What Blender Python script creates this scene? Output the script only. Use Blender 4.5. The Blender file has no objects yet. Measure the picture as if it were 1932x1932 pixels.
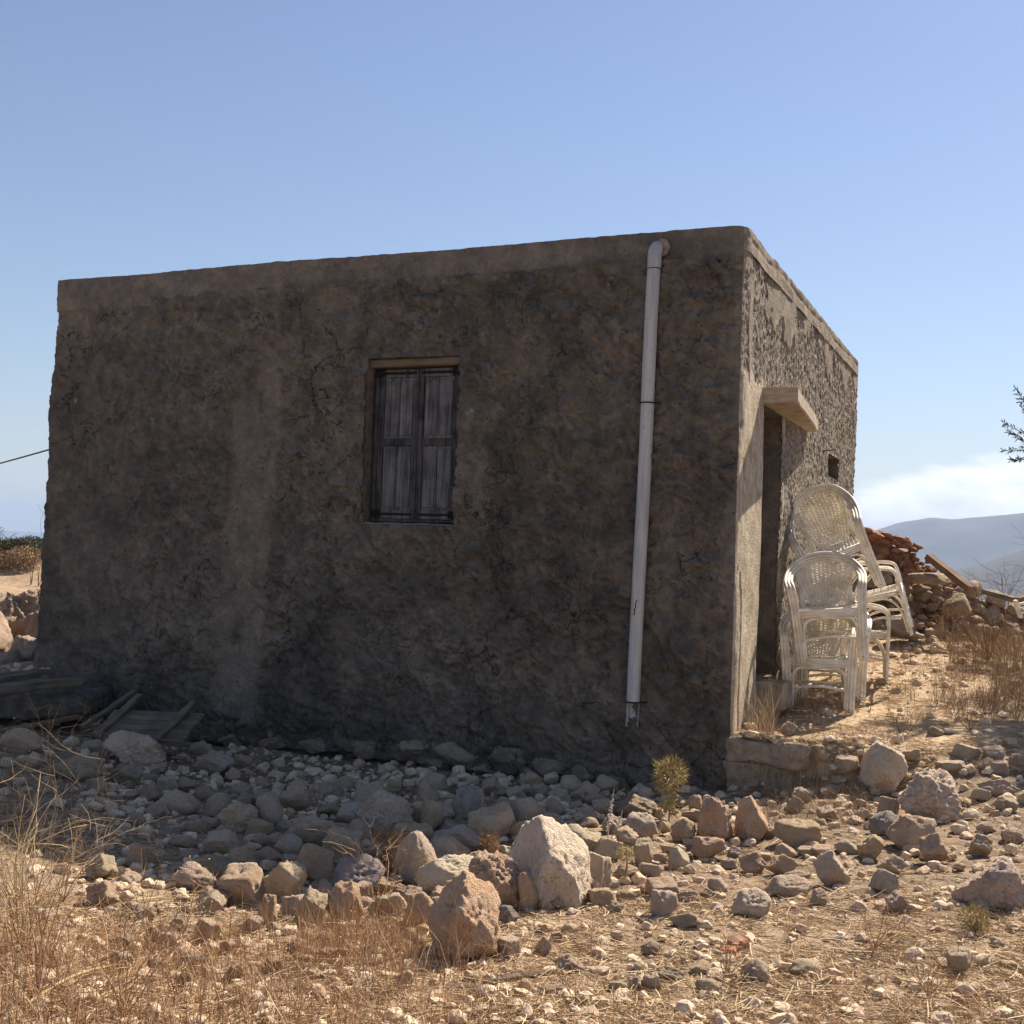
import bpy, bmesh, math, random
import numpy as np
from mathutils import Vector, Matrix, Euler
random.seed(7); RS = np.random.RandomState(11)
S = bpy.context.scene; C = S.collection
R = math.radians
# ---------------------------------------------------------------- camera
F_PX, W_PX, EYE = 2200.0, 1932.0, 1.6
PITCH, ROLL = R(2.0), R(2.0)
cf = np.array([0, math.cos(PITCH), math.sin(PITCH)]); cu0 = np.array([0, -math.sin(PITCH), math.cos(PITCH)]); cx0 = np.array([1., 0, 0])
CX = cx0*math.cos(ROLL)+cu0*math.sin(ROLL); CU = -cx0*math.sin(ROLL)+cu0*math.cos(ROLL)
cam = bpy.data.cameras.new('camera'); cam.lens = 36*F_PX/W_PX; cam.sensor_width = 36; cam.clip_start = .05; cam.clip_end = 90000
co = bpy.data.objects.new('camera', cam); C.objects.link(co)
M = Matrix(((CX[0], CU[0], -cf[0], 0), (CX[1], CU[1], -cf[1], 0), (CX[2], CU[2], -cf[2], EYE), (0, 0, 0, 1)))
co.matrix_world = M; S.camera = co
EYEV = np.array([0, 0, EYE])
def ray(u, v):
    u = np.asarray(u, float); v = np.asarray(v, float)
    w = cf + ((u-966)/F_PX)[..., None]*CX + ((966-v)/F_PX)[..., None]*CU
    return w/w[..., 1:2]
def at(u, v, d): return EYEV + ray(u, v)*np.asarray(d, float)[..., None]
# ---------------------------------------------------------------- light
SUN_AZ, SUN_EL = 40.0, 46.0           # azimuth clockwise from +Y
W = bpy.data.worlds.new("World"); S.world = W; W.use_nodes = True
def nd(t, typ, ins=None, **kw):
    n = t.nodes.new(typ)
    for k, v in kw.items(): setattr(n, k, v)
    for k, v in (ins or {}).items():
        s = n.inputs[k]
        if isinstance(v, bpy.types.NodeSocket): t.links.new(v, s)
        else: s.default_value = v
    return n
def mth(t, op, a, b=0.0, c=0.0, clamp=False):
    n = nd(t, 'ShaderNodeMath', {0: a, 1: b, 2: c}, operation=op); n.use_clamp = clamp; return n.outputs[0]
def maprange(t, v, a, b, c=0.0, d=1.0, smooth=True):
    n = nd(t, 'ShaderNodeMapRange', {0: v, 1: a, 2: b, 3: c, 4: d})
    if smooth: n.interpolation_type = 'SMOOTHSTEP'
    return n.outputs[0]
def mixc(t, f, a, b, mode='MIX'):
    n = nd(t, 'ShaderNodeMix', data_type='RGBA', blend_type=mode); n.clamp_factor = True
    for i, v in ((0, f), (6, a), (7, b)):
        if isinstance(v, bpy.types.NodeSocket): t.links.new(v, n.inputs[i])
        else: n.inputs[i].default_value = (tuple(v)+(1.,) if isinstance(v, tuple) and len(v) == 3 else v)
    return n.outputs[2]
def noise(t, vec, scale, detail=4, rough=.55, dist=0.0, out=0):
    return nd(t, 'ShaderNodeTexNoise', {'Vector': vec, 'Scale': scale, 'Detail': detail, 'Roughness': rough, 'Distortion': dist}).outputs[out]
t = W.node_tree; t.nodes.clear()
sky = nd(t, 'ShaderNodeTexSky', sky_type='NISHITA', sun_disc=False, sun_elevation=R(SUN_EL), sun_rotation=R(SUN_AZ), altitude=150, air_density=1.2, dust_density=.25, ozone_density=3.4)
tc = nd(t, 'ShaderNodeTexCoord').outputs['Generated']
sx = nd(t, 'ShaderNodeSeparateXYZ', {0: tc})
el = mth(t, 'ARCSINE', sx.outputs[2]); az = mth(t, 'ARCTAN2', sx.outputs[0], sx.outputs[1])
cv = nd(t, 'ShaderNodeCombineXYZ', {0: az, 1: mth(t, 'MULTIPLY', el, 2.6), 2: 0.3}).outputs[0]
n1 = noise(t, cv, 5.0, 8, .52); n2 = noise(t, cv, 16, 6, .6)
topel = mth(t, 'MULTIPLY_ADD', az, .17, .030)
topel = mth(t, 'ADD', topel, mth(t, 'MULTIPLY', mth(t, 'SUBTRACT', n1, .5), .13))
topel = mth(t, 'MINIMUM', topel, .14)
cm = maprange(t, mth(t, 'SUBTRACT', topel, el), -.004, .012)
cm = mth(t, 'MULTIPLY', cm, maprange(t, el, .0, .03, .55, 1.0))
cm = mth(t, 'MULTIPLY', cm, maprange(t, az, .05, .30))
cm = mth(t, 'MULTIPLY', cm, maprange(t, az, 1.6, 1.3))
cm = mth(t, 'MULTIPLY', cm, maprange(t, n2, .25, .5, .82, 1.0))
cc = mixc(t, maprange(t, n2, .3, .7), (10.4, 10.6, 10.9), (14.2, 14.2, 14.2))
skt = mixc(t, 1.0, sky.outputs[0], (1.05, .935, .94), 'MULTIPLY')
skc = mixc(t, mth(t, 'MULTIPLY', cm, .92), skt, cc)
bg = nd(t, 'ShaderNodeBackground', {'Color': skc, 'Strength': 0.060})
wo = nd(t, 'ShaderNodeOutputWorld', {'Surface': bg.outputs[0]})
sl = bpy.data.lights.new('sun', 'SUN'); sl.energy = 5.0; sl.angle = R(.53); sl.color = (1.0, .89, .735)
so = bpy.data.objects.new('sun', sl); C.objects.link(so)
SD = np.array([math.sin(R(SUN_AZ))*math.cos(R(SUN_EL)), math.cos(R(SUN_AZ))*math.cos(R(SUN_EL)), math.sin(R(SUN_EL))])
so.rotation_euler = Vector(SD).to_track_quat('Z', 'Y').to_euler(); so.location = (8, 12, 20)
S.view_settings.view_transform = 'Standard'; S.view_settings.look = 'None'; S.view_settings.exposure = 1.05; S.view_settings.gamma = 1
S.view_settings.use_curve_mapping = False
S.render.engine = 'CYCLES'; S.cycles.use_denoising = True; S.cycles.max_bounces = 6; S.cycles.volume_bounces = 0
# ---------------------------------------------------------------- numpy noise
_rs = np.random.RandomState(3); _perm = _rs.permutation(512); _perm = np.concatenate([_perm, _perm]); _g = _rs.randn(512, 3); _g /= np.linalg.norm(_g, axis=1)[:, None]
def perlin(p):
    p = np.asarray(p, float); i = np.floor(p).astype(int); f = p-i; w = f*f*f*(f*(f*6-15)+10); i &= 511
    out = 0
    for dx in (0, 1):
        for dy in (0, 1):
            for dz in (0, 1):
                h = _perm[(_perm[(_perm[(i[..., 0]+dx) & 511]+i[..., 1]+dy) & 511]+i[..., 2]+dz) & 511] & 511
                g = _g[h]
                d = g[..., 0]*(f[..., 0]-dx)+g[..., 1]*(f[..., 1]-dy)+g[..., 2]*(f[..., 2]-dz)
                out = out + d*(w[..., 0] if dx else 1-w[..., 0])*(w[..., 1] if dy else 1-w[..., 1])*(w[..., 2] if dz else 1-w[..., 2])
    return out*1.5
def fbm(p, o=4, g=.5, l=2.03):
    a, s, out = 1., 0., 0.
    p = np.asarray(p, float)
    for k in range(o):
        out = out + a*perlin(p+k*17.3); s += a; a *= g; p = p*l
    return out/s
def ridg(p, o=3):
    a, s, out = 1., 0., 0.
    for k in range(o):
        out = out+a*(1-2*np.abs(perlin(p+k*9.1))); s += a; a *= .5; p = p*2.1
    return out/s
def sst(x, a, b):
    q = np.clip((x-a)/(b-a), 0, 1); return q*q*(3-2*q)
# ---------------------------------------------------------------- object helpers
def tag(o, label=None, cat=None, group=None, kind=None):
    if label: o['label'] = label
    if cat: o['category'] = cat
    if group: o['group'] = group
    if kind: o['kind'] = kind
    return o
def empty(name, loc, label=None, cat=None, group=None, rot=None):
    o = bpy.data.objects.new(name, None); C.objects.link(o); o.location = [float(q) for q in loc]
    o.empty_display_size = .1
    if rot is not None: o.rotation_euler = rot
    return tag(o, label, cat, group)
def npmesh(name, V, Fc, mat=None, smooth=False, attrs=None):
    V = np.ascontiguousarray(V, np.float32); me = bpy.data.meshes.new(name)
    if isinstance(Fc, np.ndarray): groups = [Fc]
    else: groups = [np.asarray(q, np.int32) for q in Fc if len(q)]
    groups = [q for q in groups if len(q)]
    tot = np.concatenate([np.full(len(q), q.shape[1], np.int32) for q in groups])
    loops = np.concatenate([q.astype(np.int32).ravel() for q in groups])
    me.vertices.add(len(V)); me.vertices.foreach_set('co', V.ravel())
    me.loops.add(len(loops)); me.loops.foreach_set('vertex_index', loops)
    me.polygons.add(len(tot)); st = np.zeros(len(tot), np.int32); st[1:] = np.cumsum(tot)[:-1]
    me.polygons.foreach_set('loop_start', st); me.polygons.foreach_set('loop_total', tot)
    me.polygons.foreach_set('use_smooth', np.full(len(tot), bool(smooth)))
    for k, a in (attrs or {}).items():
        at_ = me.attributes.new(k, 'FLOAT', 'POINT'); at_.data.foreach_set('value', np.ascontiguousarray(a, np.float32))
    me.update(calc_edges=True); me.validate()
    if mat: me.materials.append(mat)
    return me
def link(name, me, parent=None, org=None):
    o = bpy.data.objects.new(name, me); C.objects.link(o)
    if parent: o.parent = parent
    return o
class MB:      # collects polygon pieces into one mesh
    def __init__(s): s.V = []; s.F = {3: [], 4: [], 6: [], 8: []}; s.n = 0
    def add(s, V, F):
        V = np.asarray(V, float).reshape(-1, 3); s.V.append(V)
        if isinstance(F, np.ndarray): s.F.setdefault(F.shape[1], []).append(F+s.n)
        else:
            for f in F: s.F.setdefault(len(f), []).append(np.asarray([f])+s.n)
        s.n += len(V); return s
    def build(s, name, mat, parent=None, org=(0, 0, 0), smooth=False):
        V = np.concatenate(s.V)-np.asarray(org, float)
        me = npmesh(name, V, [np.concatenate(q) for q in s.F.values() if q], mat, smooth)
        return link(name, me, parent)
    def box(s, c, ax, ay, az, hx, hy, hz, ch=.003, jit=0.0, nx=1):
        # chamfered box; axes unit vectors; subdivided along x when nx>1
        c, ax, ay, az = [np.asarray(q, float) for q in (c, ax, ay, az)]
        ch = min(ch, hx*.4, hy*.4, hz*.4)
        prof = [(-hy+ch, -hz), (hy-ch, -hz), (hy, -hz+ch), (hy, hz-ch), (hy-ch, hz), (-hy+ch, hz), (-hy, hz-ch), (-hy, -hz+ch)]
        xs = [-hx]+([-hx+ch] if ch else [])+list(np.linspace(-hx, hx, nx+1)[1:-1])+[hx-ch, hx]
        V = []
        for i, x in enumerate(xs):
            sh = (1-ch/max(min(hy, hz), 1e-6)) if i in (0, len(xs)-1) else 1
            j1, j2 = (random.gauss(0, jit), random.gauss(0, jit)) if jit else (0, 0)
            for (y, z) in prof:
                V.append(c+ax*(x+(random.gauss(0, jit*.6) if jit else 0))+ay*(y*sh+j1)+az*(z*sh+j2))
        n = len(xs); F = [[i*8+k, i*8+(k+1) % 8, (i+1)*8+(k+1) % 8, (i+1)*8+k] for i in range(n-1) for k in range(8)]
        s.add(np.array(V), F+[list(range(7, -1, -1)), list(range((n-1)*8, n*8))]); return s
    def tube(s, P, r, n=6, cap=True, flat=1.0):
        P = np.asarray(P, float); m = len(P); r = np.broadcast_to(np.asarray(r, float), (m,))
        T = np.gradient(P, axis=0); T /= np.linalg.norm(T, axis=1)[:, None]+1e-12
        a = np.array([0, 0, 1.]) if abs(T[0, 2]) < .9 else np.array([1., 0, 0])
        u = np.cross(T[0], a); u /= np.linalg.norm(u); U = [u]
        for i in range(1, m):
            u = u-T[i]*(u@T[i]); u = u/(np.linalg.norm(u)+1e-12); U.append(u)
        U = np.array(U); B = np.cross(T, U); an = np.arange(n)*2*math.pi/n
        V = P[:, None]+r[:, None, None]*(np.cos(an)[None, :, None]*U[:, None]+np.sin(an)[None, :, None]*B[:, None]*flat)
        k = np.arange(n); i = np.arange(m-1)[:, None]*n
        F = np.stack([i+k, i+(k+1) % n, i+n+(k+1) % n, i+n+k], -1).reshape(-1, 4)
        b = s.n; s.add(V.reshape(-1, 3), F)
        if cap and n in (3, 4, 6, 8):
            s.F.setdefault(n, []).append(np.array([list(range(b+n-1, b-1, -1)), list(range(b+(m-1)*n, b+m*n))]))
        elif cap and n > 4:
            s.F.setdefault(n, []).append(np.array([list(range(b+n-1, b-1, -1)), list(range(b+(m-1)*n, b+m*n))]))
        return s
def crom(P, k=6):
    P = np.asarray(P, float); Q = np.vstack([2*P[0]-P[1], P, 2*P[-1]-P[-2]]); out = []
    for i in range(1, len(Q)-2):
        for tt in np.linspace(0, 1, k, endpoint=False):
            a, b, c, d = Q[i-1:i+3]
            out.append(.5*((2*b)+(c-a)*tt+(2*a-5*b+4*c-d)*tt**2+(3*b-a-3*c+d)*tt**3))
    out.append(P[-1]); return np.array(out)
# ---------------------------------------------------------------- materials
def newmat(name):
    m = bpy.data.materials.new(name); m.use_nodes = True; tt = m.node_tree; tt.nodes.clear()
    b = nd(tt, 'ShaderNodeBsdfPrincipled', {'Roughness': .9, 'Specular IOR Level': .2}); nd(tt, 'ShaderNodeOutputMaterial', {'Surface': b.outputs[0]})
    return m, tt, b
def bump(tt, b, h, s=.4, d=.01):
    n = nd(tt, 'ShaderNodeBump', {'Height': h, 'Strength': s, 'Distance': d}); tt.links.new(n.outputs[0], b.inputs['Normal'])
def setc(tt, b, c): tt.links.new(c, b.inputs['Base Color'])
def simple(name, col, var=.25, scale=30, rough=.85, bs=.3, bd=.004, spec=.2, stretch=None, objvar=0.0):
    m, tt, b = newmat(name); v = nd(tt, 'ShaderNodeTexCoord').outputs['Object']
    if stretch: v = nd(tt, 'ShaderNodeMapping', {'Vector': v, 'Scale': stretch}).outputs[0]
    n = noise(tt, v, scale, 5, .6)
    c = mixc(tt, maprange(tt, n, .3, .7), tuple(q*(1-var) for q in col), tuple(min(1, q*(1+var)) for q in col))
    if objvar:
        oi = nd(tt, 'ShaderNodeObjectInfo').outputs['Random']
        c = mixc(tt, 1.0, c, nd(tt, 'ShaderNodeCombineColor', {0: maprange(tt, oi, 0, 1, 1-objvar, 1+objvar*.4), 1: maprange(tt, oi, 0, 1, 1-objvar, 1+objvar*.4), 2: maprange(tt, oi, 0, 1, 1-objvar, 1+objvar*.4)}).outputs[0], 'MULTIPLY')
    setc(tt, b, c); b.inputs['Roughness'].default_value = rough; b.inputs['Specular IOR Level'].default_value = spec
    bump(tt, b, n, bs, bd); return m
def wood(name, dark, light, scale=1.0):     # grain follows local object coordinates supplied by stretched noise on all axes via attribute-free trick
    m, tt, b = newmat(name); v = nd(tt, 'ShaderNodeTexCoord').outputs['Object']
    v2 = nd(tt, 'ShaderNodeMapping', {'Vector': v, 'Scale': (60*scale, 60*scale, 3*scale)}).outputs[0]
    n = noise(tt, v2, 1.0, 6, .65); n2 = noise(tt, v, 9*scale, 4)
    f = maprange(tt, mth(tt, 'ADD', mth(tt, 'MULTIPLY', n, .65), mth(tt, 'MULTIPLY', n2, .35)), .34, .66)
    setc(tt, b, mixc(tt, f, dark, light)); bump(tt, b, n, .5, .004); return m
def rock_mat():
    m, tt, b = newmat('limestone'); v = nd(tt, 'ShaderNodeTexCoord').outputs['Object']; oi = nd(tt, 'ShaderNodeObjectInfo')
    off = nd(tt, 'ShaderNodeVectorMath', {0: v, 1: nd(tt, 'ShaderNodeCombineXYZ', {0: mth(tt, 'MULTIPLY', oi.outputs['Random'], 37.0), 1: mth(tt, 'MULTIPLY', oi.outputs['Random'], 11.0), 2: 0}).outputs[0]}, operation='ADD').outputs[0]
    n1 = noise(tt, off, 1.6, 5, .6); n2 = noise(tt, off, 7, 6, .65); n3 = noise(tt, off, 26, 4, .6)
    vo = nd(tt, 'ShaderNodeTexVoronoi', {'Vector': off, 'Scale': 9.0, 'Randomness': 1.0}).outputs['Distance']
    pit = maprange(tt, mth(tt, 'ADD', vo, mth(tt, 'MULTIPLY', mth(tt, 'SUBTRACT', n2, .5), .7)), .04, .22)
    base = oi.outputs['Color']
    c = mixc(tt, maprange(tt, n1, .35, .65), mixc(tt, 1.0, base, (.90, .85, .80), 'MULTIPLY'), mixc(tt, .3, base, (.73, .605, .50)))
    c = mixc(tt, maprange(tt, n2, .42, .68), c, mixc(tt, 1.0, c, (1.18, 1.12, 1.04), 'MULTIPLY'))
    lich = maprange(tt, mth(tt, 'ADD', n2, mth(tt, 'MULTIPLY', n1, .6)), .93, 1.0)
    c = mixc(tt, mth(tt, 'MULTIPLY', lich, .4), c, (.14, .125, .10))
    c = mixc(tt, pit, mixc(tt, .40, c, (.17, .10, .055)), c)
    setc(tt, b, c); b.inputs['Roughness'].default_value = .95
    h = mth(tt, 'ADD', mth(tt, 'MULTIPLY', n3, .5), mth(tt, 'ADD', mth(tt, 'MULTIPLY', n2, .6), mth(tt, 'MULTIPLY', pit, .45)))
    bump(tt, b, h, .9, .06); return m
ROCK = rock_mat()
def ground_mat():
    m, tt, b = newmat('dry_soil'); v = nd(tt, 'ShaderNodeTexCoord').outputs['Object']
    n1 = noise(tt, v, .8, 5, .6); n2 = noise(tt, v, 9, 6, .65); n3 = noise(tt, v, 60, 5, .7); n4 = noise(tt, v, 220, 3, .6)
    c = mixc(tt, maprange(tt, n1, .35, .65), (.285, .205, .135), (.42, .31, .205))
    c = mixc(tt, maprange(tt, n2, .4, .65), mixc(tt, 1.0, c, (.66, .62, .58), 'MULTIPLY'), c)
    c = mixc(tt, mth(tt, 'MULTIPLY', maprange(tt, n3, .5, .72), .7), c, (.54, .43, .30))
    c = mixc(tt, mth(tt, 'MULTIPLY', maprange(tt, n4, .52, .66), .5), c, (.15, .09, .05))
    te = nd(tt, 'ShaderNodeAttribute', attribute_name='terrace').outputs['Fac']
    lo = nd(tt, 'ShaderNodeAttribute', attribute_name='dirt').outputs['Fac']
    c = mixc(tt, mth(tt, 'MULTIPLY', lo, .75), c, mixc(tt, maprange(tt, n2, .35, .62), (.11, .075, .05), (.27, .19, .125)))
    c = mixc(tt, mth(tt, 'MULTIPLY', te, .6), c, mixc(tt, maprange(tt, n2, .35, .6), (.40, .27, .15), (.58, .44, .28)))
    ve = nd(tt, 'ShaderNodeAttribute', attribute_name='far').outputs['Fac']
    c = mixc(tt, ve, c, mixc(tt, maprange(tt, noise(tt, v, .02, 6, .7), .4, .6), (.11, .085, .055), (.2, .155, .10)))
    setc(tt, b, c); h = mth(tt, 'ADD', mth(tt, 'MULTIPLY', n3, .5), mth(tt, 'ADD', n2, mth(tt, 'MULTIPLY', n4, .2)))
    bump(tt, b, h, .6, .02); return m
def plaster_mat(name):
    m, tt, b = newmat(name); v = nd(tt, 'ShaderNodeTexCoord').outputs['Object']
    A = lambda k: nd(tt, 'ShaderNodeAttribute', attribute_name=k).outputs['Fac']
    n1 = noise(tt, v, .75, 5, .6, .3); n2 = noise(tt, v, 5, 6, .62); n3 = noise(tt, v, 38, 5, .65); n4 = noise(tt, v, 150, 3, .6)
    c = mixc(tt, maprange(tt, n1, .36, .64), (.176, .156, .134), (.292, .254, .213))
    c = mixc(tt, maprange(tt, n2, .38, .66), mixc(tt, 1.0, c, (.74, .74, .76), 'MULTIPLY'), mixc(tt, 1.0, c, (1.14, 1.1, 1.03), 'MULTIPLY'))
    c = mixc(tt, A('dark_tone'), c, mixc(tt, maprange(tt, n2, .4, .6), (.122, .105, .085), (.198, .170, .137)))
    c = mixc(tt, A('tan'), c, mixc(tt, maprange(tt, n2, .3, .7), (.30, .25, .20), (.39, .325, .26)))
    rc = mixc(tt, maprange(tt, noise(tt, nd(tt, 'ShaderNodeMapping', {'Vector': v, 'Scale': (1, 1, .45)}).outputs[0], 46, 4, .7), .40, .60), (.19, .16, .13), (.53, .46, .375))
    c = mixc(tt, A('rough'), c, rc)
    c = mixc(tt, A('cream'), c, mixc(tt, maprange(tt, n2, .35, .6), (.56, .45, .32), (.74, .64, .49)))
    c = mixc(tt, mth(tt, 'MULTIPLY', maprange(tt, noise(tt, v, 75, 3, .7), .56, .68), .45), c, mixc(tt, 1.0, c, (.42, .40, .38), 'MULTIPLY'))
    c = mixc(tt, mth(tt, 'MULTIPLY', maprange(tt, noise(tt, v, 48, 3, .7), .60, .70), .35), c, mixc(tt, 1.0, c, (1.6, 1.55, 1.5), 'MULTIPLY'))
    c = mixc(tt, mth(tt, 'MULTIPLY', maprange(tt, n4, .5, .68), .35), c, mixc(tt, 1.0, c, (.45, .42, .4), 'MULTIPLY'))
    dv = nd(tt, 'ShaderNodeVectorMath', {0: v, 1: nd(tt, 'ShaderNodeVectorMath', {0: noise(tt, v, 4, 5, .6, 0, 1), 'Scale': .34}, operation='SCALE').outputs[0]}, operation='ADD').outputs[0]
    ve = nd(tt, 'ShaderNodeTexVoronoi', {'Vector': dv, 'Scale': 3.1}, feature='DISTANCE_TO_EDGE').outputs['Distance']
    ve2 = nd(tt, 'ShaderNodeTexVoronoi', {'Vector': dv, 'Scale': 11.0}, feature='DISTANCE_TO_EDGE').outputs['Distance']
    cr = mth(tt, 'MULTIPLY', maprange(tt, ve, .016, .004), maprange(tt, noise(tt, v, 1.7, 3), .52, .62))
    cr2 = mth(tt, 'MULTIPLY', maprange(tt, ve2, .03, .006), maprange(tt, noise(tt, v, 3.1, 3), .58, .68))
    crk = mth(tt, 'MULTIPLY', mth(tt, 'MAXIMUM', cr, cr2), A('crack'))
    c = mixc(tt, mth(tt, 'MULTIPLY', maprange(tt, noise(tt, v, 13, 6, .7), .42, .60), .40), mixc(tt, 1.0, c, (.70, .68, .66), 'MULTIPLY'), mixc(tt, 1.0, c, (1.18, 1.16, 1.12), 'MULTIPLY'))
    c = mixc(tt, mth(tt, 'MULTIPLY', crk, .7), c, (.03, .024, .018))
    pk = mth(tt, 'MULTIPLY', maprange(tt, noise(tt, v, 22, 4, .55), .67, .72), A('crack'))
    c = mixc(tt, mth(tt, 'MULTIPLY', pk, .75), c, (.03, .024, .02))
    setc(tt, b, c); b.inputs['Roughness'].default_value = .95
    h = mth(tt, 'SUBTRACT', mth(tt, 'ADD', mth(tt, 'MULTIPLY', n3, .8), mth(tt, 'ADD', mth(tt, 'MULTIPLY', n4, .25), mth(tt, 'MULTIPLY', n2, .8))), mth(tt, 'MULTIPLY', mth(tt, 'ADD', crk, pk), .9))
    bump(tt, b, h, .9, .035); return m
PLASTER = plaster_mat('weathered_cement_plaster')
CONC = simple('rough_concrete', (.26, .205, .15), .3, 14, .95, .5, .02)
DCONC = simple('dark_concrete', (.12, .10, .078), .35, 10, .95, .7, .03)  # even, darker concrete tone for the left shelf
CONC_L = simple('pale_board_marked_concrete', (.42, .34, .25), .22, 1, .95, .4, .006, stretch=(8, 8, 40))
def pvc():
    m, tt, b = newmat('grey_white_pvc'); v = nd(tt, 'ShaderNodeTexCoord').outputs['Object']
    n = noise(tt, nd(tt, 'ShaderNodeMapping', {'Vector': v, 'Scale': (30, 30, 2)}).outputs[0], 1, 5, .6); n2 = noise(tt, v, 40, 4)
    c = mixc(tt, maprange(tt, n, .35, .7), (.50, .485, .465), (.36, .345, .325)); c = mixc(tt, mth(tt, 'MULTIPLY', maprange(tt, n2, .62, .72), .6), c, (.22, .18, .14))
    setc(tt, b, c); b.inputs['Roughness'].default_value = .5; b.inputs['Specular IOR Level'].default_value = .35; return m
PVC = pvc()
IRON = simple('black_wrought_iron', (.012, .011, .011), .3, 60, .7, .4, .002)
SHUT = wood('blue_grey_weathered_wood', (.020, .018, .017), (.105, .098, .094))
SHUTL = wood('pale_wood_highlights', (.055, .051, .049), (.205, .193, .186), .6)  # paler wood of the rails; panels take it as highlights painted into the colour
LINT = wood('tan_lintel_wood', (.12, .086, .058), (.20, .15, .10), .7)
PLANK = wood('grey_old_plank', (.078, .060, .043), (.21, .168, .12), .6)
BROWNW = wood('brown_old_beam', (.10, .06, .035), (.24, .15, .09), .6)
def rattan():
    m, tt, b = newmat('peeling_white_rattan'); v = nd(tt, 'ShaderNodeTexCoord').outputs['Object']
    n = noise(tt, v, 38, 5, .65); n2 = noise(tt, v, 9, 4)
    c = mixc(tt, maprange(tt, n2, .35, .65), (.66, .58, .46), (.85, .78, .66))
    c = mixc(tt, mth(tt, 'MULTIPLY', maprange(tt, mth(tt, 'ADD', n, mth(tt, 'MULTIPLY', n2, .35)), .82, .90), .8), c, (.24, .17, .11))
    setc(tt, b, c); b.inputs['Roughness'].default_value = .55; bump(tt, b, n, .3, .002); return m
RATTAN = rattan()
STRAW = simple('dry_straw', (.50, .36, .19), .35, 3, .8, .1, .001)
GRASSR = simple('dry_reddish_grass', (.36, .215, .11), .4, 5, .85, .1, .001)
TWIG = simple('pale_dead_twigs', (.38, .27, .165), .3, 20, .85, .2, .001)
TWIGD = simple('dark_brown_dead_brush', (.17, .105, .06), .35, 12, .9, .2, .001)
THIST = simple('yellow_green_thistle', (.36, .28, .12), .45, 20, .8, .1, .001)
LEAF = simple('olive_leaf', (.075, .085, .05), .35, 6, .6, .1, .001)
BARK = simple('olive_bark', (.12, .1, .08), .3, 14, .9, .6, .01)
SHRUBG = simple('dark_green_shrub', (.065, .062, .03), .45, 5, .8, .1, .001)
CABLE = simple('black_cable', (.03, .03, .032), .2, 30, .6, .1, .001)
SEED = simple('white_seed_heads', (.62, .56, .45), .2, 30, .8, .1, .001)
# ---------------------------------------------------------------- house frame
TH = R(24); DC = 8.75
DR = np.array([math.sin(TH), math.cos(TH), 0]); DL = np.array([-math.cos(TH), math.sin(TH), 0]); UP = np.array([0, 0, 1.])
NF = np.array([-math.sin(TH), -math.cos(TH), 0]); NR = np.array([math.cos(TH), -math.sin(TH), 0])
TOPC = at(1405, 427, DC); ZT = TOPC[2]; CC = np.array([TOPC[0], TOPC[1], 0])
def onplane(u, v, n, p0=CC):
    r = ray(u, v); k = ((p0-EYEV)@n)/(r@n); return EYEV+r*np.asarray(k)[..., None]
def front(u, v):  # -> (s, z)
    p = onplane(u, v, NF); return (p-CC)@DL, p[..., 2]
def side(u, v):
    p = onplane(u, v, NR); return (p-CC)@DR, p[..., 2]
def vh(u): return 1042.8+(u-966)*math.tan(ROLL)
# ---------------------------------------------------------------- terrain
def gp(u, v, z):      # ground point on level z seen at (u,v)
    r = ray(u, v); k = (z-EYE)/r[2]; p = EYEV+r*k; return (p[0], p[1], z)
LOW = [gp(966, 1932, 0), gp(100, 1932, .02), gp(1800, 1932, .0), gp(860, 1800, -.05), gp(1400, 1800, -.05), gp(1850, 1780, 0), gp(1050, 1700, -.1), gp(1300, 1640, -.12),
       gp(700, 1620, -.2), gp(500, 1680, -.17), gp(300, 1650, -.14), gp(1300, 1520, -.14), gp(1600, 1600, -.08), gp(1900, 1600, -.02), gp(1700, 1500, 0), gp(1900, 1480, .12),
       gp(100, 1500, -.05), gp(80, 1700, -.03), gp(300, 1480, -.2), gp(500, 1500, -.26), gp(60, 1420, .0), gp(-300, 1500, 0), gp(-300, 1800, .05), gp(2200, 1600, 0.05), gp(2400, 1450, .3), gp(2300, 1900, .05)]
for u, v in ((1370, 1490), (1190, 1490), (900, 1462), (640, 1430), (380, 1405), (250, 1370)):
    p = onplane(u, v, NF); LOW.append((p[0], p[1], p[2]))
LOW += [tuple(at(75, 1245, 11.8)), tuple(at(-40, 1250, 12.2)), tuple(at(-200, 1300, 12)), (-5.2, 14.5, .62), (-8, 16, .92), (-8, 21, 1.3), (-9, 25, 1.3), (-12, 25, 1.3), (-14, 14, .5), (-3, 30, .6), (3, 2, .05), (-3, 2, .05), (0, 0, 0), (0, -6, 0), (-8, 4, .05), (8, 4, .1)]
LOW = np.array(LOW)
TER = np.array([tuple(TOPC[:2])+(at(1385, 1385, DC)[2],), tuple(at(1605, 1347, 9.72)), gp(1560, 1390, .31), gp(1700, 1400, .27), gp(1900, 1360, .36), gp(1700, 1205, .72), gp(1900, 1250, .62), gp(1800, 1290, .52),
                gp(1650, 1270, .5), (6.5, 9.5, .42), (8, 13, .8), (4, 16, .75), (8, 20, .8), (0, 14, .6), (-3, 14, .55)])
EDGE = np.array([[CC[0], CC[1]], [2.2, 8.53], [2.9, 8.55], [3.7, 8.75], [5.2, 9.0], [9, 9.2]])
def idw(P, x, y, p=3.0, e=.12):
    w = 1/((x[..., None]-P[:, 0])**2+(y[..., None]-P[:, 1])**2+e)**(p/2); return (w*P[:, 2]).sum(-1)/w.sum(-1)
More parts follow.
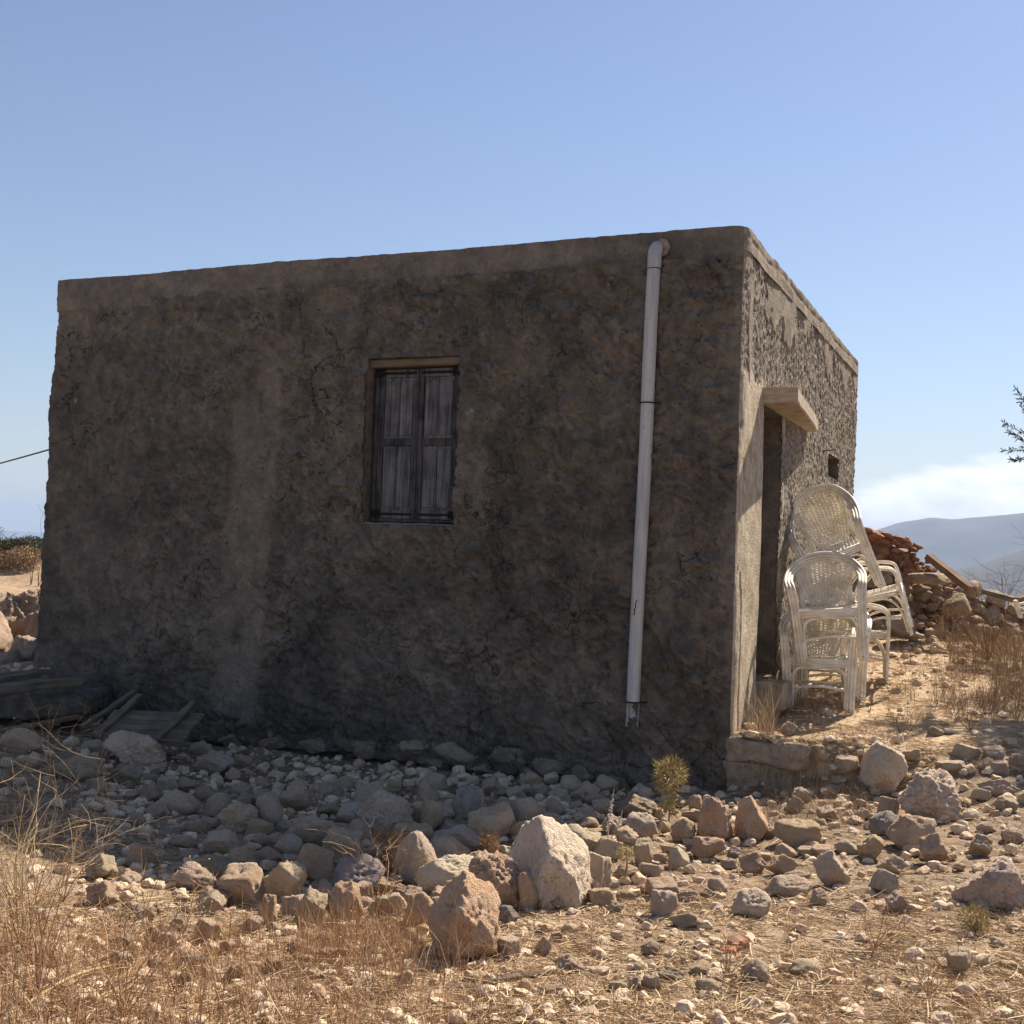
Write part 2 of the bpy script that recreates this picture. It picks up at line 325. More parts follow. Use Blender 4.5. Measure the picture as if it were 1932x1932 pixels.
def terr_mask(x, y):
    ye = np.interp(x, EDGE[:, 0], EDGE[:, 1]); wd = np.interp(x, [1.8, 2.2, 2.9, 4.5], [.04, .10, .35, .9])
    m = sst(y-ye, -wd, wd*.4)*(x > CC[0]-.02)
    ins = (((x-CC[0])*DR[0]+(y-CC[1])*DR[1]) > .02) & (((x-CC[0])*NR[0]+(y-CC[1])*NR[1]) > -.3) & (y > CC[1]-.3)
    m = np.where((x < 2.3) & (y < 9.4), m*ins, m)
    behind = sst((x-CC[0])*(-NF[0])+(y-CC[1])*(-NF[1]), 4.5, 8)
    return np.maximum(m, behind*(x > -4))
def G(x, y, fine=True):
    x = np.asarray(x, float); y = np.asarray(y, float)
    z = idw(LOW, x, y); m = terr_mask(x, y); z = z*(1-m)+idw(TER, x, y)*m
    r = np.sqrt(x*x+y*y); fall = np.where(x < -3.5, 27., 19.)
    q = np.maximum(r-fall, 0); z = z-q**2/(q+14)*.30*np.exp(-q/5000.)
    z = np.maximum(z, -112-.0*r)
    if fine:
        P = np.stack([x, y, x*0], -1); near = np.exp(-r/60)
        z = z+(fbm(P*1.3, 3)*.035+fbm(P*5, 4)*.02+fbm(P*22, 2)*.006)*near
    return z
def hit(u, v, lo=1.5, hi=40.):
    u = np.asarray(u, float); v = np.asarray(v, float); r = ray(u, v)
    ds = np.geomspace(lo, hi, 90); res = np.full(u.shape, hi); found = np.zeros(u.shape, bool); prev = np.full(u.shape, lo)
    for d in ds:
        p = EYEV+r*d; below = (p[..., 2] < G(p[..., 0], p[..., 1], False)) & ~found
        res = np.where(below, prev, res); found |= below; prev = np.where(found, prev, d)
    a = res; b2 = np.where(found, res*1.04, hi)
    for _ in range(12):
        mid = (a+b2)/2; p = EYEV+r*mid[..., None]; bl = p[..., 2] < G(p[..., 0], p[..., 1], False)
        b2 = np.where(bl, mid, b2); a = np.where(bl, a, mid)
    return EYEV+r*((a+b2)/2)[..., None]
def nonuni(a, b, step, far, n):
    c = np.arange(a, b+step, step); g = np.geomspace(step, far, n); g = np.cumsum(g/g.sum()*(far)); return np.concatenate([a-g[::-1], c, c[-1]+g])
xs = nonuni(-5.6, 6.2, .034, 14000, 60); ya = nonuni(3.0, 14.5, .034, 14000, 60)
X, Y = np.meshgrid(xs, ya); Z = G(X, Y)
ny, nx = X.shape; idx = np.arange(nx*ny).reshape(ny, nx)
Fq = np.stack([idx[:-1, :-1], idx[:-1, 1:], idx[1:, 1:], idx[1:, :-1]], -1).reshape(-1, 4)
rr = np.sqrt(X*X+Y*Y)
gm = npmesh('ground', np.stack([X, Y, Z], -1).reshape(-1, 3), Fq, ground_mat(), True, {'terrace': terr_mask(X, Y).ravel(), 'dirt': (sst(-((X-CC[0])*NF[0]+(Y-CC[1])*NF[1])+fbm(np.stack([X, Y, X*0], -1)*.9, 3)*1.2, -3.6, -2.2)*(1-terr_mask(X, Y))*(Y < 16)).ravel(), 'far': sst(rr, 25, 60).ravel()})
tag(link('ground', gm), kind='structure')
SEA = simple('hazy_sea', (.03, .07, .12), .1, .01, .35, 0, .01, .5)
tag(MB().add([(-14100, -14100, -100), (14100, -14100, -100), (14100, 14100, -100), (-14100, 14100, -100)], [[0, 1, 2, 3]]).build('water', SEA), kind='structure')
# mountains
HILL = simple('dry_mountain', (.105, .10, .088), .3, .004, 1, 0, 1)
def ridge(name, prof, d0, d1, azr, seed, thick):
    az = np.radians(np.linspace(azr[0], azr[1], 260)); q = np.linspace(0, 1, 50)
    A, Q = np.meshgrid(az, q); D = d0+(d1-d0)*Q
    pu = np.array([p[0] for p in prof]); pe = np.array([p[1] for p in prof])
    H = np.interp(np.degrees(A), pu, pe)
    sh = sst(Q, 0, .5)*(1-sst(Q, .55, 1)*.7)
    P = np.stack([np.sin(A)*D/900, np.cos(A)*D/900, Q*0+seed], -1)
    z = -115+(H*(d0+(d1-d0)*.5)+115)*sh+(fbm(P, 5)*.13*(H*d0+60)+ridg(P*1.7)*.05*(H*d0+60))*sh*(1-sst(Q, .42, .5)*(1-sst(Q, .5, .58))*.85)
    i = np.arange(A.size).reshape(A.shape); Fq = np.stack([i[:-1, :-1], i[:-1, 1:], i[1:, 1:], i[1:, :-1]], -1).reshape(-1, 4)
    tag(link(name, npmesh(name, np.stack([np.sin(A)*D, np.cos(A)*D, z], -1).reshape(-1, 3), Fq, HILL, True)), kind='structure')
def pe(u, v): w = ray(u, v); return (math.degrees(math.atan2(w[0], w[1])), w[2]/math.hypot(w[0], w[1]))
ridge('mountain', [(2, .0), (10, .008), pe(1640, 1005), pe(1700, 986), pe(1760, 977), pe(1800, 981), pe(1870, 976), pe(1932, 970), (30, .062), (38, .045), (48, .055), (60, .03), (75, -.01)], 4200, 7000, (2, 75), 1.5, 1)
ridge('hills', [(12, -.03), (17, -.02), pe(1780, 1080), pe(1850, 1062), pe(1932, 1035), (27, .03), (34, .024), (44, .034), (60, .01), (70, -.03)], 2000, 3200, (12, 70), 7.7, 1)
ridge('distant_hills', [(-60, -.005), (-40, .004), (-30, .006), (-24, .004), (-18, .001), (-5, -.005)], 10500, 13000, (-60, -5), 4.2, 1)
# ---------------------------------------------------------------- house
LSL_V = np.array([530, 590, 700, 740, 900, 1050, 1150, 1250.]); LSL_U = np.array([115, 112, 106, 99, 92, 82, 76, 68.])
sl_s, sl_z = front(LSL_U, LSL_V)
def s_left(z): return np.interp(z, sl_z[::-1], sl_s[::-1])
tR, zR = side(1617, 684); tR = float(tR)
print('house', float(s_left(2.)), tR, ZT, float(zR), float(front(115, 530)[1]))
hb = CC.copy(); hb[2] = .3
house = empty('stone_house', hb, 'small flat roofed house of rough brown cement plaster, its long front wall in shade', 'house')
ZTL = float(front(115, 530)[1])          # top height at left end
def ztop(s): return ZT+(ZTL-ZT)*np.clip(s/6.2, 0, 1)
def ztopR(t): return ZT+(float(zR)-ZT)*np.clip(t/tR, 0, 1)
def disp_corner(z):
    P = np.stack([z*0+5, z*0, z*3.0], -1); return fbm(P, 5, .6)*.018-.003
def wall_grid(name, dirv, nrm, length, z0f, z1f, holes, dispf, attrf, ds=.0155, mat=PLASTER, cols=None, hs=.3, offs=0.0):
    ns = int(6.3/ds) if length is None else int(length/ds); L = 1.0
    a = np.linspace(0, 1, ns+1); zmin, zmax = -.45, 4.2
    nz = int(abs(np.max(z1f(np.array([0., 3, 6])))-np.min(z0f(np.array([0., 3, 6]))))/ds); b = np.linspace(0, 1, nz+1)
    A, B = np.meshgrid(a, b)
    Ls = (lambda z: s_left(z)) if length is None else (lambda z: z*0+length)
    s = A*(6.2 if length is None else length); z = z0f(s)+(z1f(s)-z0f(s))*B
    s = A*Ls(z)
    hm = np.zeros(A.shape, bool)
    rects = []
    for (s0, s1, za, zb, dep, closed) in holes:
        i0, i1 = [int(np.argmin(np.abs(s[nz//2]-q))) for q in (s0, s1)]
        zc = z[:, (i0+i1)//2]; j0, j1 = [int(np.argmin(np.abs(zc-q))) for q in (za, zb)]; rects.append((i0, i1, j0, j1, dep, closed))
    d = dispf(s, z)
    P = CC+dirv*s[..., None]+UP*z[..., None]+nrm*(d+offs*(1-np.exp(-s/.03)))[..., None]
    if cols == 'both':
        ck = disp_corner(z[:, 0]); w = np.exp(-s/.03)
        other = NR if nrm is NF else NF
        P = P+nrm*(w*(ck[:, None]-d))[..., None]+other*(ck[:, None]*w)[..., None]
    idx = np.arange(A.size).reshape(A.shape)
    Fq = np.stack([idx[:-1, :-1], idx[:-1, 1:], idx[1:, 1:], idx[1:, :-1]], -1)
    keep = np.ones(Fq.shape[:2], bool)
    V = [P.reshape(-1, 3)]; n = A.size; FE = []; At = {k: [q.ravel()] for k, q in attrf(s, z).items()}
    for (i0, i1, j0, j1, dep, closed) in rects:
        keep[j0:j1, i0:i1] = False
        loop = [(j0, i) for i in range(i0, i1)]+[(j, i1) for j in range(j0, j1)]+[(j1, i) for i in range(i1, i0, -1)]+[(j, i0) for j in range(j1, j0, -1)]
        lp = np.array([idx[q] for q in loop]); K = max(3, int(dep/.03)); m = len(lp)
        base = P.reshape(-1, 3)[lp]; rings = [lp]
        for k in range(1, K+1):
            pp = base-nrm*(dep*k/K+0*base[:, :1])
            jj = fbm(pp*9, 3)[:, None]*.012
            ctr = base.mean(0); rad = (base-ctr); rad /= np.linalg.norm(rad, axis=1)[:, None]
            V.append(pp+rad*jj); rings.append(np.arange(n, n+m)); n += m
            for kk in At: At[kk].append(At[kk][0][lp]*(0.0 if kk in ('rough',) else 1))
        for k in range(K):
            r0, r1 = rings[k], rings[k+1]; FE.append(np.stack([r0, r1, np.roll(r1, -1), np.roll(r0, -1)], -1))
        if closed:
            V.append(V[-1].mean(0)[None]); c = n; n += 1
            for kk in At: At[kk].append(np.zeros(1))
            FE.append(np.stack([rings[-1], np.full(m, c), np.roll(rings[-1], -1), np.roll(rings[-1], -1)], -1)[:, [0, 1, 2, 2]])
    Fa = Fq[keep].reshape(-1, 4)
    if nrm is NR: Fa = Fa
    quads = [Fa]; tris = []
    for f in FE:
        if (f[:, 2] == f[:, 3]).all(): tris.append(f[:, :3])
        else: quads.append(f)
    fl = [np.concatenate(quads)]+([np.concatenate(tris)] if tris else [])
    me = npmesh(name, np.concatenate(V)-hb, fl, mat, True, {k: np.concatenate(q) for k, q in At.items()})
    return link(name, me, house)
def Ps(s, z, k=0): return np.stack([s, z, s*0+k], -1)
# window and door rectangles
ws, wz = front(np.array([699., 871.]), np.array([676., 676.])); ws1, wz1 = front(np.array([688., 860.]), np.array([990., 990.]))
WS0 = (ws[1]+ws1[1])/2; WS1 = (ws[0]+ws1[0])/2; WZ0 = wz1.mean(); WZ1 = wz.mean()
ds_, dz_ = side(np.array([1425., 1470.]), np.array([1285., 812.])); 
DT0, DT1 = float(side(1427, 1200)[0]), float(side(1470, 1000)[0]); DZ0 = float(side(1430, 1283)[1]); DZ1 = float(side(1440, 762)[1])
NT, NZ = side(np.array([1561., 1583.]), np.array([896., 868.]))
print('win', WS0, WS1, WZ0, WZ1, 'door', DT0, DT1, DZ0, DZ1, 'niche', NT, NZ)
PLB_S, PLB_Z = front(np.array([1190, 1000, 830, 640, 500, 370, 250.]), np.array([1488, 1462, 1440, 1418, 1405, 1400, 1372.]))
def plb(s): return np.interp(s, PLB_S, PLB_Z)-.35*sst(s, PLB_S[0], .3)
def f_disp(s, z):
    zt = ztop(s); P = Ps(s, z)
    sm = strip(s, z)
    lum = fbm(P*1.1, 3)*.035
    wp_ = P+.35*np.stack([fbm(P*1.3+40, 3), fbm(P*1.3+60, 3), s*0], -1); Dg = np.stack([(wp_[..., 0]+wp_[..., 1])*3.2, (wp_[..., 0]-wp_[..., 1])*8.0, s*0+2], -1)
    t1 = fbm(Dg, 4, .6); t2 = fbm(wp_*3.1+11, 5, .6); t3 = fbm(wp_*8.5+70, 4, .6)
    flake = .018*sst(t1, -.015, .015)+.020*sst(t2, .05, .08)+.014*sst(t3, .0, .03)+.012*sst(t2, -.16, -.13)
    rough = flake*(1-sm*.85)+(fbm(P*4.2+3, 5, .62)*.030+np.maximum(ridg(P*6.5), -.2)*.010+np.minimum(fbm(P*11, 3), .0)*.035+.014*sst(fbm(P*5.5+31, 4, .6), -.02, .05))*(1-sm*.7)
    d = lum+rough+fbm(P*28, 2)*.007
    edge = sst(fbm(Ps(s*1.2, z*1.2, 4), 4)*.8, -.05, .02)      # overlapping plaster coats
    d = d+edge*.010
    zl = plb(s)+fbm(Ps(s*2, z*0, 9), 3)*.07
    d = d-.06*sst(zl-z, 0, .03)
    # putlog hole and chip near the left edge are shallow dents
    for (u, v, w, h, k) in ((106, 1060, .05, .07, .09), (108, 1100, .03, .09, .02), (1305, 510, .05, .02, .03), (832, 1390, .025, .05, .04), (930, 1285, .04, .02, .03), (790, 1352, .03, .02, .03)):
        hs_, hz_ = front(u, v); d = d-k*np.exp(-(np.abs((s-hs_)/w)**4+np.abs((z-hz_)/h)**4))
    d = d*(1-.0*s)
    d = d*(1-.55*sst(s, 5.4, 6.0))
    return d
def strip(s, z):
    s0, z0 = front(470., 1000.); w = .27+.10*fbm(Ps(s*0, z*3.5, 2), 4); x = np.abs(s-s0+.05*(z-z0)+.06*perlin(Ps(s*0, z*.9, 6)))
    k = 1-sst(x, w*.75, w*1.15); k = k*sst(z, -.1, .3)*(1-sst(z, 2.7, 3.5))
    s1, z1 = front(1100., 780.)
    k = k*sst(fbm(Ps(s*5, z*2.2, 91), 4, .65)+k*.45, .0, .28)
    return np.clip(k, 0, 1)
def f_attr(s, z):
    P = Ps(s, z, 3)
    dark_tone = np.clip(.6*np.exp(-((ztop(s)-z-BEAM-.02+.06*fbm(P*2, 3))/.035)**2)+sst(.55-z+fbm(P*1.2, 4)*1.0, 0, .8)*.75+sst(fbm(P*.8+8, 4), .08, .30)*.55, 0, 1)  # dark line below the roof band, darker wall foot, random damp patches
    s0, z0 = front(1000., 1000.)
    tan = np.clip(strip(s, z)*.6+.35*sst(z, 1.2, 3.4)*sst(fbm(P*1.7+33, 4, .6), -.15, .2)+sst(fbm(P*1.0+20, 4), .10, .35)*.5+.5*np.exp(-((s-(WS0+WS1)/2)/.75)**4-((z-(WZ0+WZ1)/2)/.85)**4)*sst(fbm(P*2+2, 3), -.25, .1), 0, 1)
    return {'dark_tone': dark_tone*(1-tan*.8), 'tan': tan*.85, 'rough': s*0, 'cream': sst(fbm(P*6+50, 3), .52, .56)*.45, 'crack': s*0+1}
BEAM = .37
wall_grid('front_wall', DL, NF, None, lambda s: s*0-.5, lambda s: ztop(s)-BEAM+.14, [(WS0, WS1, WZ0, WZ1, .34, False)], f_disp, f_attr, cols='both')
def b_disp(s, z):
    zt = ztop(s); q = (zt-z)/BEAM; P = Ps(s*.6, z*2.5, 12)
    lowcut = sst(q+fbm(Ps(s*2.2, z*2.2, 71), 4, .6)*.35, .80, .88)
    return .026-.045*lowcut+fbm(Ps(s*1.1, z*1.1), 3)*.035+fbm(P*6, 4)*.014+.010*sst(np.sin(q*9+s*.4+2*fbm(Ps(s, z*0, 3), 2)), .3, .8)*(q > .35)
def b_attr(s, z): 
    P = Ps(s*.5, z*3, 5); return {'dark_tone': sst(fbm(P*2, 3), .1, .4)*.4, 'tan': np.clip(.62+fbm(P*1.5, 4)*1.0, 0, .7), 'rough': s*0, 'cream': s*0, 'crack': s*0+.25}
def zt_rag(s): return ztop(s)+(fbm(np.stack([s*9, s*0, s*0+2], -1), 4, .7)*.012+.004*np.sin(s*2))*(1-np.exp(-s/.3))
wall_grid('roof_beam', DL, NF, None, lambda s: ztop(s)-BEAM-.004, zt_rag, [], b_disp, b_attr, cols='both', offs=.005)
# side wall
def smooth_patch(t, z):
    q = (ztopR(t)-z); P = Ps(t*1.0, z*.8, 8)
    k = 1-sst(q+fbm(P*2.2, 5, .6)*1.1, .26, .34)                       # smoother band under the roof edge with tongues
    k = np.maximum(k, (1-sst(np.abs(t-.30-.05*np.sin(z*3)), .06, .10))*(1-sst(np.abs(z-3.25), .45, .6)))
    return k
def creamf(t, z):
    e = DT0+.03*fbm(Ps(t*0, z*3, 1), 3); zz = DZ1+.12+.25*fbm(Ps(t*6, z*2, 3), 3)
    k = (1-sst(t, e+.02, e+.05))*(1-sst(z, zz, zz+.06))
    ch = sst(fbm(Ps(t*9, z*3.2, 15), 3), .18, .26)*np.exp(-t/.12)     # broken arris showing stone
    j2 = (1-sst(np.abs(t-DT1-.07-.04*fbm(Ps(t*0, z*4, 31), 3)), .03, .07))*(z < DZ1+.05)*sst(fbm(Ps(t*3, z*2.2, 44), 3), -.1, .1)
    return np.clip(np.maximum(k*(1-ch*.8), j2*.8), 0, 1)
def r_disp(t, z):
    P = Ps(t*1.0, z*.42, 7); sm = np.maximum(smooth_patch(t, z), creamf(t, z))
    rough = (fbm(P*38, 3, .7)*.028+fbm(P*11, 3)*.014)*(1-sm)
    d = rough+fbm(Ps(t, z, 3)*1.2, 3)*.025+sm*.012+fbm(Ps(t*8, z*4, 2), 3)*.005
    gro = np.exp(-((t-.14-.10*fbm(Ps(t*0, z*1.5, 77), 3)+.06*(z-1)*(z < 1))/.012)**2)*(z < 1.5)*creamf(t, z)
    return d-gro*.03
def r_attr(t, z):
    sm = smooth_patch(t, z); cr = creamf(t, z)
    return {'dark_tone': t*0, 'tan': np.clip(sm, 0, 1), 'rough': np.clip(1-sm*.8-cr, 0, 1), 'cream': np.clip(cr+sm*.28*sst(fbm(Ps(t*5, z*3, 9), 3), -.1, .2), 0, 1), 'crack': np.clip(cr*.5+sm*.5, 0, 1)}
wall_grid('side_wall', DR, NR, tR, lambda s: s*0-.5, lambda s: ztopR(s)-.14, [(DT0, DT1, DZ0, DZ1, .46, False), (float(NT[0]), float(NT[1]), float(NZ[0]), float(NZ[1]), .28, True)], r_disp, r_attr, cols='both', ds=.0165)
def rb_disp(t, z): 
    q = ztopR(t)-z; return .014+fbm(Ps(t*1.2, z, 3)*1.2, 3)*.02+fbm(Ps(t*5, z*14, 6), 4)*.012-.010*np.exp(-((q-.06-.015*np.sin(t*3))/.010)**2)
def rb_attr(t, z): 
    P = Ps(t*2, z*6, 3); return {'dark_tone': t*0, 'tan': t*0+1, 'rough': sst(fbm(P*2, 3), .1, .3)*.5, 'cream': sst(fbm(P, 3), -.2, .2)*.30, 'crack': t*0+.6}
def ztR_rag(s): return ztopR(s)+fbm(np.stack([s*4, s*0, s*0+2], -1), 4, .65)*.012*(1-np.exp(-s/.3))
wall_grid('side_roof_edge', DR, NR, tR, lambda s: ztopR(s)-.174, ztR_rag, [], rb_disp, rb_attr, cols='both', offs=.006, ds=.0165)
# the walls out of sight, roof slab, inner floor
LF = float(s_left(np.array(1.5)))
def hp(s, t_, z): return CC+DL*s+DR*t_+UP*z
def hbox(name, s0, s1, t0, t1, z0, z1, mat, parent=house, org=hb, ch=.01):
    m = MB().box(hp((s0+s1)/2, (t0+t1)/2, (z0+z1)/2), DL, DR, UP, abs(s1-s0)/2, abs(t1-t0)/2, abs(z1-z0)/2, ch); return m.build(name, mat, parent, org)
PLAIN = simple('plain_plaster', (.3, .24, .17), .3, 8, .95, .5, .02)
s4 = min(float(s_left(np.array(3.5))), LF)-.03
hbox('roof_slab', .03, s4, .03, tR-.01, ZT-.26, ZT-.03, PLAIN)
hbox('left_wall', s4-.5, s4, .35, tR-.5, -.5, ZT-.265, PLAIN)
hbox('back_wall', .02, s4, tR-.5, tR, -.5, ZT-.27, PLAIN)
hbox('floor', .4, s4-.5, .4, tR-.5, -.5, DZ0, PLAIN)
# doorstep at the foot of the opening
MB().box(CC+DR*(DT0+.22)+NR*.06+UP*(DZ0-.12), DR, NR, UP, .16, .17, .11, .015, .006, 4).build('doorstep', PLAIN, house, hb)
# canopy slab: find its overhang from the photograph's corner
pn = onplane(1437., 731., NR); t0c = float((pn-CC)@DR); zc1 = float(pn[2]); zc0 = float(onplane(1437., 760., NR)[2])
def slab_pt(t_, w, z): return CC+DR*t_+NR*w+UP*z
te_ = float(side(1525., 815.)[0]); OV0, OV1 = .29, .10
print('slab', t0c, te_, zc0, zc1)
m = MB(); V = []; nk = 12
for k in range(nk+1):
    q = k/nk; t_ = t0c+(te_-t0c)*q; ov = OV0+(OV1-OV0)*q+random.gauss(0, .003)
    for (w, z) in ((-.2, zc0), (ov-.01, zc0), (ov, zc0+.012+random.gauss(0, .002)), (ov, zc1-.012), (ov-.01, zc1), (-.2, zc1)): V.append(slab_pt(t_, w, z+random.gauss(0, .0015)))
F_ = [[i*6+j, i*6+(j+1) % 6, (i+1)*6+(j+1) % 6, (i+1)*6+j] for i in range(nk) for j in range(6)]
m.add(np.array(V), F_+[list(range(5, -1, -1)), list(range(nk*6, nk*6+6))]); m.build('door_canopy', CONC_L, house, hb)
# iron nail above niche
a_ = onplane(1552., 851., NR); MB().tube([a_-NR*.05, a_+NR*.02, a_+NR*.13+DR*.05+UP*.02], .006, 6).build('nail', IRON, house, hb)
def board(name, a, b_, wdt, th, mat, parent=None, org=(0, 0, 0), up=UP, jit=.0012):
    a = np.asarray(a, float); b_ = np.asarray(b_, float); d = b_-a; L = np.linalg.norm(d); d /= L; s_ = np.cross(up, d); s_ /= np.linalg.norm(s_); u_ = np.cross(d, s_)
    # local frame with z along the length so wood grain follows it
    m = MB().box((0, 0, 0), (0, 0, 1), (1, 0, 0), (0, 1, 0), L/2, wdt/2, th/2, .004, jit, 8); o = m.build(name, mat, parent)
    Mx = Matrix(((s_[0], u_[0], d[0], 0), (s_[1], u_[1], d[1], 0), (s_[2], u_[2], d[2], 0), (0, 0, 0, 1))).to_4x4()
    cc = (a+b_)/2-np.asarray(org); Mx.translation = Vector(cc)
    o.matrix_local = Mx if parent else Mx
    if not parent: o.matrix_world = Mx
    return o
# ---- window
wc = CC+DL*((WS0+WS1)/2); ww = WS1-WS0; wh = WZ1-WZ0
def wp(a, b_, c): return CC+DL*(WS1-a)+UP*(WZ0+b_)+NF*c         # a from image-left, b up, c outward
AX = -DL

m = MB(); m.box(wp(ww/2, -.008, -.14), AX, UP, NF, ww/2+.02, .022, .14, .008, .004, 8); m.build('window_sill', CONC, house, hb)
fr = MB(); fw = .038
fr.box(wp(fw/2+.02, wh/2-.02, -.10), UP, AX, NF, wh/2-.055, fw/2, .035, .004); fr.box(wp(ww-fw/2-.012, wh/2-.02, -.10), UP, AX, NF, wh/2-.055, fw/2, .035, .004)
fr.box(wp(ww/2, .035, -.10), AX, UP, NF, ww/2-.03, .014, .03, .003)
fro = fr.build('window_frame', SHUT, house, hb)
x0 = .062; x1 = ww-.052; xm = (x0+x1)/2+.004; yb, yt = .052, wh-.078
for k, (a0, a1) in enumerate(((x0, xm-.003), (xm+.003, x1))):
    w_ = a1-a0; ca = (a0+a1)/2; st = .048
    sh = MB()
    for c_ in (a0+st/2, a1-st/2): sh.box(wp(c_, (yb+yt)/2, -.085), UP, AX, NF, (yt-yb)/2, st/2, .018, .004, .0007, 8)
    ym = yb+(yt-yb)*.51
    sh.box(wp(ca, ym, -.085), AX, UP, NF, w_/2-st+.001, .032, .016, .003, .0006, 4)
    sho = sh.build('shutter', SHUT, house, hb)
    for y_ in (yb+.035, yt-.035): MB().box(wp(ca, y_, -.085), AX, UP, NF, w_/2-st+.001, .035, .017, .003, .0006, 4).build('rail', SHUTL, sho, hb)
    for (p0, p1) in ((yb+.07, ym-.032), (ym+.032, yt-.07)):
        mid = ca+random.uniform(-.012, .008)
        for (q0, q1) in ((a0+st, mid-.002), (mid+.002, a1-st)):
            pm = MB(); pm.box(wp((q0+q1)/2, (p0+p1)/2, -.094), UP, AX, NF, (p1-p0)/2-.001, (q1-q0)/2-.0005, .010, .002, .0006, 4)
            pm.box(wp((q0+q1)/2, (p0+p1)/2, -.083), UP, AX, NF, (p1-p0)/2-.028, (q1-q0)/2-.012, .010, .010, .0006, 4)
            pm.build('panel_board', SHUTL, sho, hb)
    out = a0 if k == 0 else a1; sg = 1 if k == 0 else -1
    for y_ in (yb+.038, yt-.036):
        hm = MB(); hm.box(wp(out+sg*w_*.47, y_, -.062), AX, UP, NF, w_*.46, .010, .004, .001, .001, 10)
        th = np.linspace(0, 2*math.pi, 15)
        hm.tube([wp(out+sg*.035+.016*math.cos(q), y_+.012+.016*math.sin(q), -.058) for q in th], .005, 6)
        hm.tube([wp(out+sg*.035+.013*math.cos(q), y_-.014+.013*math.sin(q), -.058) for q in th], .004, 6)
        for zz in (.02, .052): hm.tube([wp(out+sg*zz, y_-.03, -.059), wp(out+sg*(zz+.004), y_, -.058), wp(out+sg*zz, y_+.03, -.059)], .004, 6)
        hm.box(wp(out-sg*.012, y_, -.06), AX, UP, NF, .022, .034, .006, .002)
        hm.build('strap_hinge', IRON, sho, hb)
a_, z_ = front(872., 976.); a0_ = CC+DL*a_+UP*z_
MB().box(a0_+NF*.03, AX, UP, NF, .05, .004, .006, .001).build('latch_peg', LINT, house, hb)
MB().tube([a0_+NF*.02-DL*(-.03), a0_+NF*.05+UP*.01, a0_+NF*.03-DL*.04+UP*.015, a0_-DL*.08-NF*.02+UP*.01], .006, 6).build('latch_hook', IRON, house, hb)
board('lintel_board', wp(-.02, wh-.035, -.05), wp(ww+.02, wh-.032, -.05), .12, .066, LINT, house, hb)
# ---- drain pipe
ptop = CC+DL*front(1241., 490.)[0]+UP*front(1241., 490.)[1]+NF*.085; pbot = CC+DL*front(1201., 1322.)[0]+UP*front(1201., 1322.)[1]+NF*.085
PR = .0515
pm = MB(); n_ = 24; pts = [ptop+(pbot-ptop)*k/n_+NF*.004*math.sin(k*.5)+DL*.003*math.sin(k*.37) for k in range(n_+1)]; pm.tube(pts, PR, 20, cap=False)
pm.tube([q for q in pts[::-1]], PR*.93, 20, cap=False)
pipe = pm.build('drain_pipe', PVC, house, hb, True)
e0 = ptop+UP*-.002; ctr_ = ptop-NF*.10+UP*.0
el_ = [ptop-UP*.09]+[ptop-NF*(.09*(1-math.cos(q)))+UP*(.09*math.sin(q)) for q in np.linspace(0, math.pi/2, 9)]+[ptop-NF*.16+UP*.09]
MB().tube(el_, PR*1.05, 20, cap=False).build('elbow', PVC, pipe, hb, True)
MB().tube([ptop-UP*.092, ptop-UP*.097], PR*1.10, 20).build('joint_gap', IRON, pipe, hb, True)
def clamp_(p, tail):
    m = MB(); th = np.linspace(0, 2*math.pi, 19); m.tube([p+NF*(PR+.004)*math.sin(q)+DL*(PR+.004)*math.cos(q) for q in th], .0055, 6)
    m.tube([p-DL*(PR), p-DL*(PR+.05)-NF*.03, p-DL*(PR+tail)-NF*.07], .0055, 6); m.build('clamp', IRON, pipe, hb)
pf = lambda v: ptop+(pbot-ptop)*((v-490)/(1322-490.))
clamp_(pf(765), .06); clamp_(pf(1322), .05)
# broken half-pipe end
m = MB(); hs_ = []; nn = 13
zz = np.linspace(0, .19, 9); V = []
for k, q in enumerate(zz):
    a0, a1 = (.10*math.sin(q*40), math.pi+.12*math.sin(q*31+1))
    for j in range(nn):
        an = a0+(a1-a0)*j/(nn-1)+math.pi; V.append(pbot-UP*q+NF*(math.sin(an)*PR*.90)+DL*(math.cos(an)*PR*.90)+NF*q*.12)
F_ = [[i*nn+j, i*nn+j+1, (i+1)*nn+j+1, (i+1)*nn+j] for i in range(8) for j in range(nn-1)]
m.add(np.array(V), F_); sp = m.build('broken_pipe_end', PVC, pipe, hb, True)
md = sp.modifiers.new('s', 'SOLIDIFY'); md.thickness = .003
m = MB(); cp = pf(1148)+NF*(PR+.0015)
m.tube(crom([cp+UP*.062-DL*.008, cp+UP*.035+DL*.002, cp+UP*.012-DL*.001, cp-UP*.01+DL*.010, cp-UP*.035+DL*.006, cp-UP*.055+DL*.016], 4), [.004]+[.0065]*19+[.004], 6, flat=.5); m.build('tar_mark', IRON, pipe, hb)
MB().add([onplane(1252., 470., NF)+NF*.045+DL*.065*math.cos(q)+UP*.075*math.sin(q)+NF*.01*math.cos(q*3) for q in np.linspace(0, 2*math.pi, 9)[:-1]], [list(range(8))]).build('mortar_patch', CONC, pipe, hb)
# ---- cable
c0 = onplane(94., 848., NF); c1 = at(-260, 905, 19.0)
P = [c0*(1-k)+c1*k-UP*.35*math.sin(math.pi*k)*.35 for k in np.linspace(0, 1, 30)]
tag(MB().tube(P, .008, 6).build('overhead_cable', CABLE), 'thin twisted black cable running to the left edge of the house wall', 'cable')
